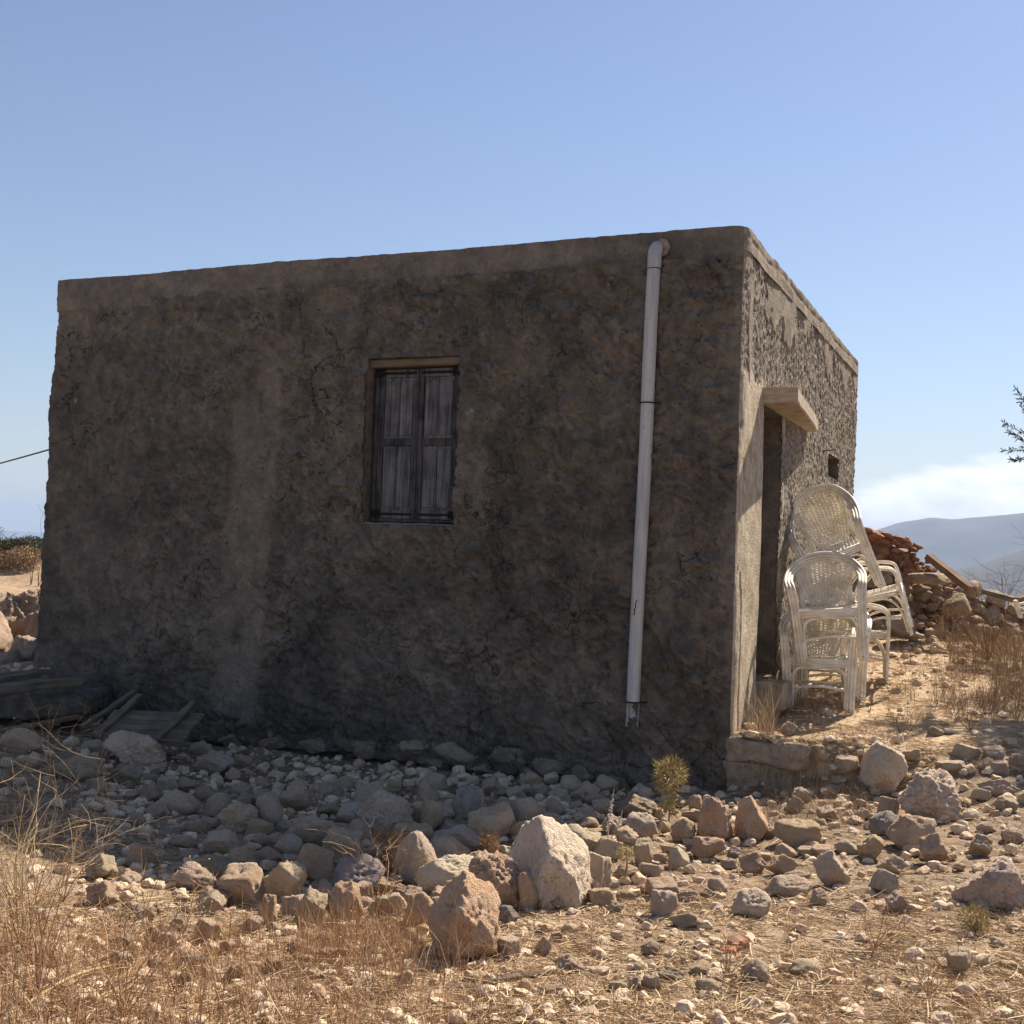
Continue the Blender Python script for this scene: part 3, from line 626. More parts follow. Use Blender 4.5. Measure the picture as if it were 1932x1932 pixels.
# ---------------------------------------------------------------- rocks
def ico(sub):
    bm = bmesh.new(); bmesh.ops.create_icosphere(bm, subdivisions=sub, radius=1); V = np.array([v.co[:] for v in bm.verts]); F_ = np.array([[v.index for v in f.verts] for f in bm.faces]); bm.free(); return V, F_
ICO = {k: ico(k) for k in (1, 2, 3, 4, 5)}
def rock_shape(V, rs, planes=16, rough=.07, box=.0, pits=.03, k=22., taper=.10, cut=None):
    N = rs.randn(planes, 3); N /= np.linalg.norm(N, axis=1)[:, None]
    if box:
        Q, _ = np.linalg.qr(rs.randn(3, 3)); B = np.vstack([Q, -Q]); N = np.vstack([B, N[:max(3, planes-8)]]); D = np.concatenate([np.full(6, box)*rs.uniform(.85, 1.1, 6), rs.uniform(.85, 1.05, len(N)-6)])
    else: D = rs.uniform(.62, 1.0, planes)
    if cut is not None: N = np.array([c[:3] for c in cut], float); N /= np.linalg.norm(N, axis=1)[:, None]; D = np.array([c[3] for c in cut])
    dt = V@N.T; r = np.where(dt > .05, D/np.maximum(dt, .05), 9); r = np.sort(r, axis=1)
    soft = -np.log(np.exp(-k*np.minimum(r[:, :4], 3)).sum(1))/k; r = np.minimum(soft, 1.2)
    P = V*r[:, None]; o = rs.uniform(0, 90, 3)
    amp = rough
    P = P+V*(fbm(P*1.6+o, 3)*amp*1.5+fbm(P*4.5+o, 4, .65)*amp*1.7+fbm(P*13+o, 2)*amp*.5-np.maximum(ridg(P*4+o)-.35, 0)*pits*1.6-np.maximum(fbm(P*8+o, 2)-.12, 0)*pits*3)[:, None]
    P = P*np.stack([1-taper*P[:, 2], 1-taper*P[:, 2], P[:, 2]*0+1], -1)
    P = P-(P.max(0)+P.min(0))/2; return P/(P.max(0)-P.min(0)).max(0)*2 if False else P/((P.max(0)-P.min(0))/2)
RV = []
for i in range(20):
    rs = np.random.RandomState(100+i); V, F_ = ICO[4]; bx = .62 if i % 3 == 1 else 0
    RV.append(npmesh('stone', rock_shape(V, rs, 8+i % 4*2, .07+.06*(i % 4)/3, bx, .02+.03*(i % 3), 38.), F_, ROCK, True))
TONE = dict(W=(.80, .68, .54), P=(.76, .60, .445), T=(.70, .52, .365), O=(.70, .485, .315), G=(.66, .53, .405), B=(.37, .335, .315), D=(.52, .405, .28), R=(.40, .17, .10))
ZM = {'5': (483, 1388.6, .25), '6': (905.6, 1388.6, .25), '4': (0, 1237.7, .25), '7': (1328, 1283, .3125), '2': (0, 1584.9, .336)}
# box in a zoomed crop of the photograph, tone, size class N=hand named
ST = """5 1280 1070 1830 1665 O|huge orange brown pitted boulder standing over the dry grass in front of the heap|the huge orange boulder
5 1060 770 1340 1140 P|smooth tan egg shaped boulder in sun at the left end of the lit heap|the tan egg shaped boulder
5 1230 930 1620 1200 W|pale cream wedge of stone right behind the huge orange boulder|the pale cream wedge
5 1300 780 1600 970 P|blocky stone with sunlit flat top and shaded tan face on the heap|the flat topped block
5 530 1100 800 1420 O|tan pointed stone lit on top, leftmost sunlit boulder of the heap|the pointed tan stone
5 290 1140 530 1430 G|rounded grey stone half in shadow among thin dry stalks|the half shaded round stone
5 560 930 960 1200 B|dark grey rounded boulder in shadow left of the tan egg shaped boulder|the dark grey boulder
5 290 830 550 1100 T|brown bean shaped stone in shade, bulging toward the lower right|the brown bean shaped stone
5 50 960 360 1260 G
5 230 610 600 830 G|wide knobbly grey boulder in the shade with dark holes|the knobbly grey boulder
5 470 690 780 1010 G
5 610 520 880 700 G
5 760 440 1160 740 G|large dull grey boulder in shade at the top of the heap|the dull grey boulder
5 1030 490 1480 700 G
5 1030 670 1330 860 T
5 1240 500 1400 740 T|upright spike of tan stone leaning on the shaded heap|the tan stone spike
5 1450 410 1730 680 B|blue grey smooth stone crowning the shaded back of the heap|the blue grey stone
5 1620 535 1930 790 P|broad grey stone with a sunlit corner above the small orange thistle|the broad corner stone
5 1330 690 1680 860 G
5 750 380 1010 540 G
5 1220 360 1380 510 T
5 1100 1190 1350 1440 O
5 0 1200 160 1430 O|small bright orange stone glowing at the edge of the wall's shadow|the bright orange stone
5 180 360 380 560 T
5 0 450 190 700 G
5 850 1060 1110 1200 T
6 -100 930 300 1290 O|heavily pitted orange stone with a dark lichen cap beside the huge orange boulder|the lichen capped stone
6 220 690 790 1260 W|great white angular boulder with a peaked top, brightest on the heap|the great white boulder
6 270 1030 440 1320 O
6 210 650 460 780 T
6 700 720 900 890 P
6 600 690 800 890 W
6 860 780 1060 930 P
6 1160 790 1300 980 P
6 770 900 980 1130 P|knotty pale stone leaning on the right flank of the great white boulder|the knotty pale stone
6 800 1140 1050 1280 T
6 950 1240 1080 1340 T
6 830 1080 910 1150 P
6 1250 1070 1520 1230 T|domed tan stone partly behind a bright white wedge|the domed tan stone
6 1280 1160 1500 1370 W|bright white wedge shaped stone on open straw below the tall thistle|the white wedge
6 1480 1170 1690 1260 T
6 1420 1330 1710 1450 G|flat grey slab like stone sunk in the straw in front of the white wedge|the sunk flat stone
6 1720 1070 1880 1190 P|smooth round cobble lying alone on straw|the round cobble
6 1650 1150 1770 1225 T
6 1420 840 1580 990 W
6 1590 760 1860 920 O
6 1640 470 1910 790 O|tall orange stone in sun at the foot of the house corner|the tall orange stone
6 1440 625 1640 790 T
6 1350 640 1440 740 T
6 1100 600 1340 780 G|grey stone at the shadow edge left of the tall thistle's root|the thistle side stone
6 1560 440 1690 560 T
6 1520 550 1680 640 T
6 1030 460 1320 620 D|long dark block lying along the foot of the shaded wall|the long dark block
6 130 1280 290 1420 B|dark slate coloured stone tucked under the lichen capped stone|the slate stone
6 130 1515 320 1660 P
6 410 1515 540 1650 P
6 530 1470 640 1550 T
6 980 1470 1085 1530 T
6 1210 1550 1370 1640 G
6 1580 1620 1690 1690 W
6 1580 1690 1750 1790 P
6 1225 1790 1360 1910 P
6 1120 1820 1240 1910 T
6 960 1850 1110 1925 P
6 560 1650 780 1790 G|flat blue grey flagstone lying level in the trampled straw|the flagstone
6 290 1830 390 1910 P
6 440 1880 640 1940 P
6 1300 1740 1560 1850 G
6 1630 1830 1830 1932 G
6 1815 925 1940 1000 P
6 1855 830 1970 920 W
6 480 1215 640 1310 G
6 240 480 490 680 G
6 110 470 240 580 G
6 500 480 630 610 G
6 720 530 880 640 G
6 920 600 1060 730 G
7 960 395 1210 680 P|big rounded whitish boulder in the little terrace edge below the chairs|the whitish round boulder
7 1180 550 1530 830 G|biggest pitted grey boulder of the terrace edge, in tree shade|the pitted terrace boulder
7 785 455 955 610 T
7 650 390 760 570 O|upright orange stone wedged against the end of the concrete ledge|the wedged orange stone
7 1030 705 1195 810 G
7 1000 795 1210 940 B
7 1115 815 1415 1010 T|tilted lozenge shaped stone lit along its top, below the pitted terrace boulder|the tilted lozenge stone
7 1290 925 1490 1100 T
7 1590 930 1750 1060 T
7 410 840 710 1005 T|long layered tan stone in half shade right of the tall orange stone|the layered tan stone
7 780 960 940 1050 G
7 920 930 1080 1075 T
7 560 1005 690 1070 G
7 1530 1065 1960 1370 G|wide grey boulder cut by the right edge of the photo|the right edge boulder
7 1050 1055 1215 1170 T
7 1000 1145 1165 1295 W|round white stone on the right, by dry stalks|the round white stone
7 1095 1275 1225 1400 P
7 665 1035 870 1240 P|pale upright slab shaped stone standing in the straw|the pale upright slab
7 360 1180 660 1310 P|long cream stone with a waist lying over its own dark shadow|the long cream stone
7 485 1150 660 1200 G
7 635 1260 750 1365 T
7 165 1265 410 1430 W|triangular white stone streaked with blue grey, alone on the straw|the white triangular stone
7 95 1075 210 1140 P
7 215 1040 380 1165 O
7 380 1050 560 1180 T
7 485 700 600 810 T
7 190 710 390 960 O|jagged orange stone with a deep groove beside the tall orange stone|the jagged orange stone
7 500 1690 710 1800 P|oval pale stone near the bottom edge, right of the lens|the oval pale stone
7 230 1690 410 1830 P
7 1460 1620 1615 1760 P|round reddish white stone in brown weeds at lower right|the reddish white stone
7 1660 600 1900 700 G
7 1750 700 1890 790 G
7 1490 390 1670 480 G
7 1680 395 1840 500 G
7 1650 470 1765 545 T
7 1390 485 1600 560 G
7 1840 440 1950 540 T
7 1890 670 1960 750 T
7 450 250 560 330 T
7 600 590 740 650 D
7 1350 280 1450 340 D
4 820 600 1235 850 T|big brown boulder in shade propping the fallen wooden door|the door prop boulder
4 1440 650 1605 745 P|small pale block in shade right of the fallen wooden door|the small pale block
4 1470 730 1755 890 G
4 1760 750 1890 840 G
4 1700 860 1805 940 G
4 1190 910 1340 1020 P
4 1310 920 1475 1020 T|buff stone in shade, right one of a touching pair|the buff pair stone
4 1220 1020 1490 1190 G|rounded lumpy grey stone in the middle of the shaded slope|the lumpy grey stone
4 1060 960 1230 1110 D
4 1540 1050 1740 1230 G
4 1640 1130 1920 1320 T|large tan boulder in the shaded slope left of the heap|the shaded tan boulder
4 1080 1115 1240 1230 G
4 1045 1195 1150 1260 G
4 895 1285 1010 1350 P
4 1285 1350 1490 1440 G
4 1040 1285 1150 1370 D
4 955 1430 1155 1590 T|domed stone alone in the shaded dirt at left|the lone domed stone
4 650 1500 870 1690 G
4 860 1610 1060 1760 G
4 1150 1700 1240 1780 P
4 645 1690 890 1890 T|knobbed tan stone at lower left of the shadow beside bright weeds|the knobbed tan stone
4 1290 1580 1640 1790 G|wide crusty grey stone near the lower edge of the shadow|the crusty grey stone
4 1440 1500 1770 1690 D
4 1730 1445 1932 1620 T
4 1560 1330 1800 1500 G
4 1370 1245 1550 1340 D
4 1730 970 1880 1040 G
4 1790 1045 1932 1130 G
4 1470 990 1640 1090 D
4 360 360 510 450 P
4 160 370 340 490 T
4 590 410 730 500 G
4 10 560 320 730 T|broad low stone in shade beneath the concrete ledge at left|the broad low stone
4 0 770 100 840 G
4 200 730 310 850 G
4 310 770 740 930 D
4 620 640 840 740 G
4 820 820 1060 980 D
4 1060 890 1200 950 G
4 -40 870 100 1000 D
4 1500 1780 1700 1932 G
2 620 525 760 590 P
2 810 490 900 590 O
2 890 515 1000 590 P
2 1080 445 1240 560 T
2 1340 425 1475 525 P|knobbly cream stone in sun just below the bright orange stone|the knobbly cream stone
2 1490 465 1600 515 P
2 600 630 750 700 P
2 810 660 940 730 P
2 1000 640 1160 700 P
2 1700 500 1770 550 W
2 150 785 245 850 T
2 1110 270 1280 370 G
2 730 360 870 440 G
2 1250 150 1480 360 T
2 1640 640 1760 700 P
2 1230 560 1330 620 P""".split('\n')
stones = []
def toneword(k): return {'W': 'white', 'P': 'pale', 'T': 'tan', 'O': 'orange', 'G': 'grey', 'B': 'blue grey', 'D': 'dark', 'R': 'red'}[k]
SHN = {'the right edge boulder': (5, 23, 10, .13, 0, .06), 'the tan egg shaped boulder': (5, 31, 9, .05, 0, .02), 'the whitish round boulder': (5, 33, 14, .07, 0, .03), 'the dull grey boulder': (5, 35, 9, .13, 0, .05), 'the broad corner stone': (5, 36, 8, .09, 0, .03), 'the pale cream wedge': (5, 37, 7, .08, 0, .03), 'the tall orange stone': (5, 38, 9, .14, 0, .06), 'the shaded tan boulder': (5, 39, 10, .14, 0, .06), 'the door prop boulder': (5, 40, 10, .12, 0, .06), 'the huge orange boulder': (5, 3, 14, .085, 0, .04), 'the great white boulder': (5, 41, 9, .065, 0, .035), 'the pitted terrace boulder': (5, 12, 16, .12, 0, .08), 'the lichen capped stone': (5, 8, 16, .12, 0, .09)}
CUTS = {41: [(-.8, -.45, .50, .52), (.62, -.35, .72, .60), (.25, -.95, -.05, .66), (-.45, -.85, -.35, .74), (.95, -.25, .1, .74), (0, 0, -1, .70), (0, 1, .2, .7), (-1, .1, 0, .85), (-.1, .5, .85, 1.0)],
        3: [(-.8, -.35, .60, .56), (.62, -.45, .65, .62), (.5, -.85, -.1, .74), (-.4, -.9, -.1, .68), (.95, -.1, .05, .82), (-.9, 0, -.5, .8), (.3, -.5, -.8, .72), (0, 0, -1, .8), (0, 1, .1, .7), (0, .4, .9, 1.0)]}
def put_stone(u0, v0, u1, v1, tone, label, short, i, name='stone'):
    uc = (u0+u1)/2; g = hit(np.array([uc]), np.array([v1+.03*(v1-v0)]))[0]; d = g[1]
    w = (u1-u0)*d/F_PX*(1.12 if v0 < 1640 and u0 < 1230 else 1.0); h = (v1-v0)*d/F_PX
    dep = min(w, h*1.4)*.8
    ctr = g+np.array([0, dep*.22, 0]); ctr[0] = g[0]*(d+dep*.22)/d
    # keep stones outside the house
    pen = ((ctr-CC)@(-NF)); 
    if (ctr-CC)@DL > -.1 and pen > -dep*.35: ctr = ctr+NF*(pen+dep*.35)
    if short in SHN:
        k, sd, pl, ro, bx, pi_ = SHN[short]; V, F_ = ICO[k]; me = npmesh('stone', rock_shape(V, np.random.RandomState(sd), pl, ro, bx, pi_, 30., 0 if sd in (41, 3) else .15, CUTS.get(sd)), F_, ROCK, True)
    else: me = RV[(i*7+int(u0)) % 20]
    o = bpy.data.objects.new(name, me); C.objects.link(o)
    zb = g[2]-h*.14
    zt_ = EYE+ray(np.array([uc]), np.array([v0]))[0, 2]*ctr[1]; gz = float(G(ctr[0], ctr[1], False)); zt_ += (.12 if v0 < 1640 and u0 < 1230 else .04)*h; h = max(zt_-gz, h*.6)*1.15; zb = zt_-h
    o.scale = (w*.51, dep*.55, h*.5); o.rotation_euler = (random.uniform(-.12, .12), random.uniform(-.12, .12), random.choice([0, math.pi])+random.uniform(-.3, .3))
    if short in SHN: o.rotation_euler = (0, 0, 0); o.scale = (w*.54, dep*.55, h*.52)
    o.location = (ctr[0], ctr[1], zb+h*.5)
    tc_ = TONE[tone]; j = random.uniform(.88, 1.12); o.color = (tc_[0]*j, tc_[1]*j*random.uniform(.97, 1.03), tc_[2]*j*random.uniform(.92, 1.06), 1)
    stones.append(dict(o=o, u=uc, v=(v0+v1)/2, w=u1-u0, m=w, tone=tone, label=label, short=short)); return o
for i, ln in enumerate(ST):
    parts = ln.split('|'); z_, a, b_, c_, d_, tn = parts[0].split(); ox, oy, k = ZM[z_]; a, b_, c_, d_ = [float(q) for q in (a, b_, c_, d_)]
    put_stone(ox+a*k, oy+b_*k, ox+c_*k, oy+d_*k, tn, parts[1] if len(parts) > 1 else None, parts[2] if len(parts) > 2 else None, i)
# further stones between the hand placed ones
occ = np.array([[q['u'], q['v'], q['w']] for q in stones]).tolist(); rs = np.random.RandomState(5); cnt = 0; tr = 0
ZONES = [((600, 1540, 1300, 1700), 26, 28, 60, 'PPTOW', .45), ((1400, 1415, 1932, 1620), 34, 20, 52, 'PPTG', .38), ((1050, 1500, 1480, 1620), 14, 20, 44, 'PTG', .4), ((420, 1560, 900, 1715), 30, 38, 74, 'GGTTP', .55), ((560, 1470, 1250, 1560), 16, 36, 62, 'GGTP', .5), ((180, 1470, 900, 1720), 60, 18, 50, 'GGGTDP', .40), ((560, 1450, 1250, 1560), 24, 16, 44, 'GGTD', .42), ((1180, 1480, 1932, 1700), 26, 12, 34, 'TGPO', .2), ((1400, 1390, 1932, 1560), 16, 12, 34, 'GTD', .2),
         ((0, 1380, 220, 1560), 14, 18, 40, 'GTD', .2), ((180, 1740, 860, 1850), 26, 16, 44, 'PPTO', .3), ((900, 1700, 1932, 1932), 26, 9, 26, 'PPTOG', .2), ((1650, 1210, 1932, 1330), 5, 8, 22, 'GTP', .2)]
for (bx, n, s0, s1, tn, ov) in ZONES:
    k = 0; tr = 0
    while k < n and tr < 600:
        tr += 1; u = rs.uniform(bx[0], bx[2]); v = rs.uniform(bx[1], bx[3]); w = rs.uniform(s0, s1)*rs.uniform(.7, 1)
        if any(abs(u-a)*1.0 < (w+c)*.5*(1-ov) and abs(v-b_) < (w+c)*.38*(1-ov) for a, b_, c in occ): continue
        h = w*rs.uniform(.5, .8)
        g = hit(np.array([u]), np.array([v+h/2]))[0]
        if (g-CC)@DL > -.1 and (g-CC)@(-NF) > -.12: continue
        put_stone(u-w/2, v-h/2, u+w/2, v+h/2, tn[rs.randint(len(tn))], None, None, cnt+3); occ.append([u, v, w]); k += 1; cnt += 1
# brick shards
for (z_, a, b_, c_, d_, lb, ang) in (('7', 155, 1540, 280, 1620, 'worn brown red brick fragment lying on pale dirt beside a redder shard', .5), ('7', 110, 1610, 205, 1660, 'bright red brick shard, lower of two lying together', -.3)):
    ox, oy, k = ZM[z_]; uc = ox+(a+c_)/2*k; g = hit(np.array([uc]), np.array([oy+d_*k]))[0]; w = (c_-a)*k*g[1]/F_PX
    m = MB().box((0, 0, w*.26), (1, 0, 0), (0, 1, 0), (0, 0, 1), w*.5, w*.4, w*.24, .008, w*.03, 5)
    o = m.build('brick_fragment', simple('brick', (.40, .17, .10) if ang < 0 else (.32, .17, .11), .25, 40, .95, .5, .004)); o.location = (g[0], g[1]+w*.3, g[2]-.008); o.rotation_euler = (.1, -.15, ang)
    tag(o, lb, 'brick')
    stones.append(dict(o=None, u=uc, v=oy+d_*k, w=30, m=w, tone='R', label=lb, short='the red brick shards' if ang < 0 else None))
# only the largest 290 stay single things, the smallest are joined
order = sorted([q for q in stones if q['o'] is not None], key=lambda q: (q['label'] is None, -q['w'])); small = order[292:]
if small:
    Vs, Fs, Cs, n0 = [], [], [], 0; bpy.context.view_layer.update()
    for k, q in enumerate(small):
        V_, F_ = ICO[3]; V2 = rock_shape(V_, np.random.RandomState(900+k % 12), 12, .09, .6 if k % 2 else 0, .03); mw = np.array(q['o'].matrix_world)
        Vs.append(V2@mw[:3, :3].T+mw[:3, 3]); Fs.append(F_+n0); n0 += len(V2)
    for q in small: bpy.data.objects.remove(q['o']); stones.remove(q)
    SMALLR = None
    small_mesh = (np.concatenate(Vs), np.concatenate(Fs))
# labels
lm = [q for q in stones if q['short']]
EXTRA = [('the tall thistle', 1262, 1480), ('the foot of the drain pipe', 1198, 1400), ('the fallen wooden door', 270, 1350), ('the wicker chairs', 1560, 1330), ('the concrete ledge at left', 90, 1320)]
grp = {}
for q in stones:
    if q['o'] is None or q['label']: continue
    best = min([((q['u']-l['u'])**2+(1.4*(q['v']-l['v']))**2, l['short'], l['u'], l['v']) for l in lm]+[((q['u']-a)**2+(1.4*(q['v']-b_))**2, n_, a, b_) for n_, a, b_ in EXTRA])
    du, dv = q['u']-best[2], (q['v']-best[3])*1.4
    dr = ('right of' if du > 0 else 'left of') if abs(du) > abs(dv) else ('in front of' if dv > 0 else 'behind')
    grp.setdefault((best[1], dr), []).append((best[0], q))
ORD = ['nearest', 'second nearest', 'third nearest', 'fourth nearest', 'fifth nearest', 'sixth nearest', 'seventh nearest', 'eighth nearest', 'ninth nearest', 'tenth nearest', 'eleventh nearest', 'twelfth nearest', 'thirteenth nearest', 'fourteenth nearest', 'fifteenth nearest', 'sixteenth nearest', 'seventeenth nearest', 'eighteenth nearest', 'nineteenth nearest', 'twentieth nearest']
for (sh, dr), L in grp.items():
    L.sort(key=lambda x: x[0])
    for k, (_, q) in enumerate(L):
        sz = 'big' if q['w'] > 85 else 'medium sized' if q['w'] > 42 else 'small' if q['w'] > 24 else 'tiny'
        q['label'] = f"{sz} {toneword(q['tone'])} stone {dr} {sh}" + ('' if len(L) == 1 else f", {ORD[min(k, 19)]} one there")
for q in stones:
    if q['o'] is not None: tag(q['o'], q['label'], 'stone', 'loose limestone rubble around the house')
print('stones', len(stones))
# pebbles: low poly stones, one mesh
def merged(base_list, pos, scl, rot, tiltrs, rnd):
    Vs, Fs, n = [], [], 0
    for i in range(len(pos)):
        V, F_ = base_list[i % len(base_list)]
        e = Euler((rnd.uniform(-.5, .5), rnd.uniform(-.5, .5), rot[i])).to_matrix(); Rm = np.array(e)
        Vs.append((V*scl[i])@Rm.T+pos[i]); Fs.append(F_+n); n += len(V)
    return np.concatenate(Vs), np.concatenate(Fs)
PB = [(rock_shape(ICO[2][0], np.random.RandomState(300+i), 7, .12, .6 if i % 2 else 0, .02, 50.), ICO[2][1]) for i in range(12)]
def rock_col_mat(name, cols, big=0.9):
    m, tt, b = newmat(name); v = nd(tt, 'ShaderNodeTexCoord').outputs['Object']; g = nd(tt, 'ShaderNodeNewGeometry').outputs['Random Per Island']
    c = mixc(tt, maprange(tt, g, 0, .5), cols[0], cols[1]); c = mixc(tt, maprange(tt, g, .5, 1), c, cols[2]); n = noise(tt, v, 60, 5, .65)
    c = mixc(tt, maprange(tt, n, .4, .65), mixc(tt, 1.0, c, (.75, .7, .65), 'MULTIPLY'), c); setc(tt, b, c); b.inputs['Roughness'].default_value = .95; bump(tt, b, n, .6, .01); return m
PEB = rock_col_mat('pebble_limestone', ((.46, .34, .23), (.76, .62, .46), (.60, .47, .34)))
rs = np.random.RandomState(21)
def sample_px(n, box, rs): return rs.uniform(box[0], box[2], n), rs.uniform(box[1], box[3], n)
pu, pv = [], []
for (bx, n) in (((-50, 1720, 1980, 1990), 2900), ((150, 1450, 1932, 1720), 2900), ((1380, 1220, 1980, 1460), 500), ((150, 1410, 1300, 1540), 1900), ((-30, 1350, 300, 1700), 400), ((-30, 1060, 110, 1270), 700), ((1600, 1195, 1990, 1300), 500)):
    a, b_ = sample_px(n, bx, rs); pu.append(a); pv.append(b_)
pu = np.concatenate(pu); pv = np.concatenate(pv); H = hit(pu, pv)
def outside(H, mrg=.02): return ~((((H-CC)@DL) > -.02) & (((H-CC)@NF) < mrg) & (((H-CC)@NR) < .03))
H = H[outside(H) & (H[:, 1] < 26)]
sz = (.0055+.034*rs.rand(len(H))**5)*(.5+H[:, 1]/8)
scl = np.stack([sz, sz*rs.uniform(.6, 1.1, len(H)), sz*rs.uniform(.4, .75, len(H))], -1); H = H.copy(); H[:, 2] = G(H[:, 0], H[:, 1])+scl[:, 2]*.35
V, F_ = merged(PB, H, scl, rs.uniform(0, 6.28, len(H)), None, rs)
tag(link('small_rubble', npmesh('small_rubble', small_mesh[0], small_mesh[1], PEB, True)), kind='stuff', label='smallest rubble stones filling the gaps between the larger ones', cat='rubble')
tag(link('pebbles', npmesh('pebbles', V, F_, PEB, False)), kind='stuff', label='small broken stones and pebbles strewn over the dry ground', cat='pebbles')
# ---------------------------------------------------------------- terrace edge ledge and foundation stones
lc = at(1457, 1405, 8.62)
lp0 = CC+UP*.2+NF*.03+NR*.02
def lump_box(name, c, ax, ay, az, hx, hy, hz, mat, amp=.02, sub=5, seed=1, parent=None, org=(0, 0, 0), bev=.25):
    bm = bmesh.new(); bmesh.ops.create_cube(bm, size=2); bmesh.ops.subdivide_edges(bm, edges=bm.edges[:], cuts=2**sub//2, use_grid_fill=True)
    V = np.array([v.co[:] for v in bm.verts]); F_ = np.array([[v.index for v in f.verts] for f in bm.faces]); bm.free()
    n = V/np.linalg.norm(V, axis=1)[:, None]; ex = np.sign(V)*np.abs(V)
    q = (np.abs(V)**8).sum(1)**(1/8); V2 = V/q[:, None]
    P = V2*np.array([hx, hy, hz]); W_ = P[:, :1]*ax+P[:, 1:2]*ay+P[:, 2:3]*az+c
    nn = n[:, :1]*ax+n[:, 1:2]*ay+n[:, 2:3]*az
    W_ = W_+nn*(fbm(W_*6+seed*7, 4, .6)*amp+fbm(W_*1.8+seed, 2)*amp*1.5)[:, None]
    return link(name, npmesh(name, W_-np.asarray(org), F_, mat, True), parent)
ex = NR; ez = UP
ledge = lump_box('concrete_ledge', CC+NR*.27-NF*.13+UP*(at(1385, 1385, DC)[2]-.115), ex, -NF, ez, .32, .17, .10, CONC, .035, 5, 3)
tag(ledge, 'broken grey concrete ledge sticking out from the foot of the house corner', 'ledge')
bl = lump_box('foundation_block', CC+NR*.22-NF*.14+UP*(-.03), ex, -NF, ez, .27, .15, .16, CONC, .07, 5, 8)
tag(bl, 'plastered foundation stonework under the concrete ledge at the house corner', 'foundation')
rf = np.random.RandomState(8)
for k, (u, v, w, h) in enumerate(((870, 1415, 90, 42), (960, 1428, 70, 40), (1040, 1448, 60, 34), (1105, 1462, 56, 34), (1165, 1478, 60, 30), (780, 1410, 70, 36), (690, 1412, 60, 34), (600, 1405, 58, 30), (520, 1400, 50, 26), (1240, 1488, 62, 34), (1310, 1490, 50, 30), (440, 1395, 46, 28), (1000, 1462, 50, 26), (915, 1450, 52, 28), (820, 1440, 50, 24))):
    p = onplane(float(u), float(v), NF)+NF*.0; d = p[1]; o = bpy.data.objects.new('foundation_stone', RV[(k*3) % 20]); C.objects.link(o); o.parent = house; o.location = p-hb
    o.scale = (w*d/F_PX*.6, .10, h*d/F_PX*.6); o.rotation_euler = (0, rf.uniform(-.15, .15), -TH+rf.uniform(-.1, .1)); jj = rf.uniform(.8, 1.2); o.color = (.34*jj, .275*jj, .21*jj, 1)
# ---------------------------------------------------------------- left: ledge, boards, fallen door
p = at(70, 1330, 10.2)
lz = float(at(70, 1300, 10.2)[2])
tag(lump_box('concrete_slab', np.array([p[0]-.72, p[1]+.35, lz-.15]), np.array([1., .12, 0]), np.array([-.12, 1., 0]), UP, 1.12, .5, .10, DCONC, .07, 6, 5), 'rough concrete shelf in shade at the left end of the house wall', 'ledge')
for k, (u0, v0, d0, u1, v1, d1, w_, th) in enumerate(((-60, 1305, 9.6, 150, 1285, 10.3, .16, .07), (-60, 1290, 9.9, 70, 1272, 10.6, .12, .05), (-80, 1278, 10.2, 100, 1266, 10.8, .10, .04))):
    tag(board('plank', at(u0, v0, d0), at(u1, v1, d1), w_, th, PLANK), ['long grey plank in front, lying on the concrete shelf at left', 'middle grey plank on the concrete shelf at left, ending halfway', 'thin grey plank lying furthest back on the concrete shelf at left'][k], 'plank')
tag(board('plank', at(-30, 1385, 8.9), at(150, 1352, 9.6), .07, .03, BROWNW), 'narrow dark pole like plank lying among stones below the concrete shelf', 'plank')
# fallen door
A_, B_, C_, D_ = at(163, 1392, 9.55), at(352, 1398, 9.35), at(372, 1312+72, 10.0), at(225, 1345, 10.3)
A_ = at(170, 1393, 9.4); B_ = at(345, 1399, 9.3); up_l = at(225, 1340, 9.8); dx_ = (B_-A_)*np.array([1, 1, .3]); dx_ /= np.linalg.norm(dx_); L = np.linalg.norm(B_-A_)
n3 = np.cross(dx_, up_l-A_); n3 /= np.linalg.norm(n3); n3 = n3 if n3[2] > 0 else -n3; dy_ = np.cross(n3, dx_); dy_ = dy_ if dy_[1] > 0 else -dy_
DW = abs((up_l-A_)@dy_)/3; print('DW', DW)
door = empty('fallen_door', A_, 'broken grey plank door with two battens lying flat against the wall foot', 'door')
for k in range(3):
    c0_ = A_+dy_*(DW*(k+.5))+dx_*(.0 if k != 1 else .02)
    board('board', c0_+dx_*.0, c0_+dx_*(L*(1.0, .97, 1.02)[k]), DW-.008, .026, PLANK, door, A_, n3)
for (x_, e) in ((.05, DW*3+.20), (L*.72, DW*3+.12)):
    c0_ = A_+dx_*x_+n3*.034-dy_*.02; board('batten', c0_, c0_+dy_*e+dx_*.10+n3*.01, .062, .036, PLANK, door, A_, n3)
# leaning pole (left of the door) and white chips
tag(board('plank', at(155, 1372, 9.7), at(255, 1305, 10.4), .055, .035, PLANK), 'short grey batten leaning on the wall foot behind the fallen door', 'plank')
tag(board('plank', hit(np.array([915.]), np.array([1858.]))[0]+UP*.012, hit(np.array([1058.]), np.array([1838.]))[0]+UP*.015, .028, .02, PLANK), 'weathered grey stick lying in the straw near the bottom edge', 'stick')
g0 = hit(np.array([45., 215.]), np.array([1908., 1836.])); tag(MB().tube(crom([g0[0]+UP*.02, (g0[0]+g0[1])/2+UP*.05, g0[1]+UP*.03], 8), .0055, 6).build('cane', STRAW, smooth=True), 'long bleached cane lying across the grass at lower left', 'cane')
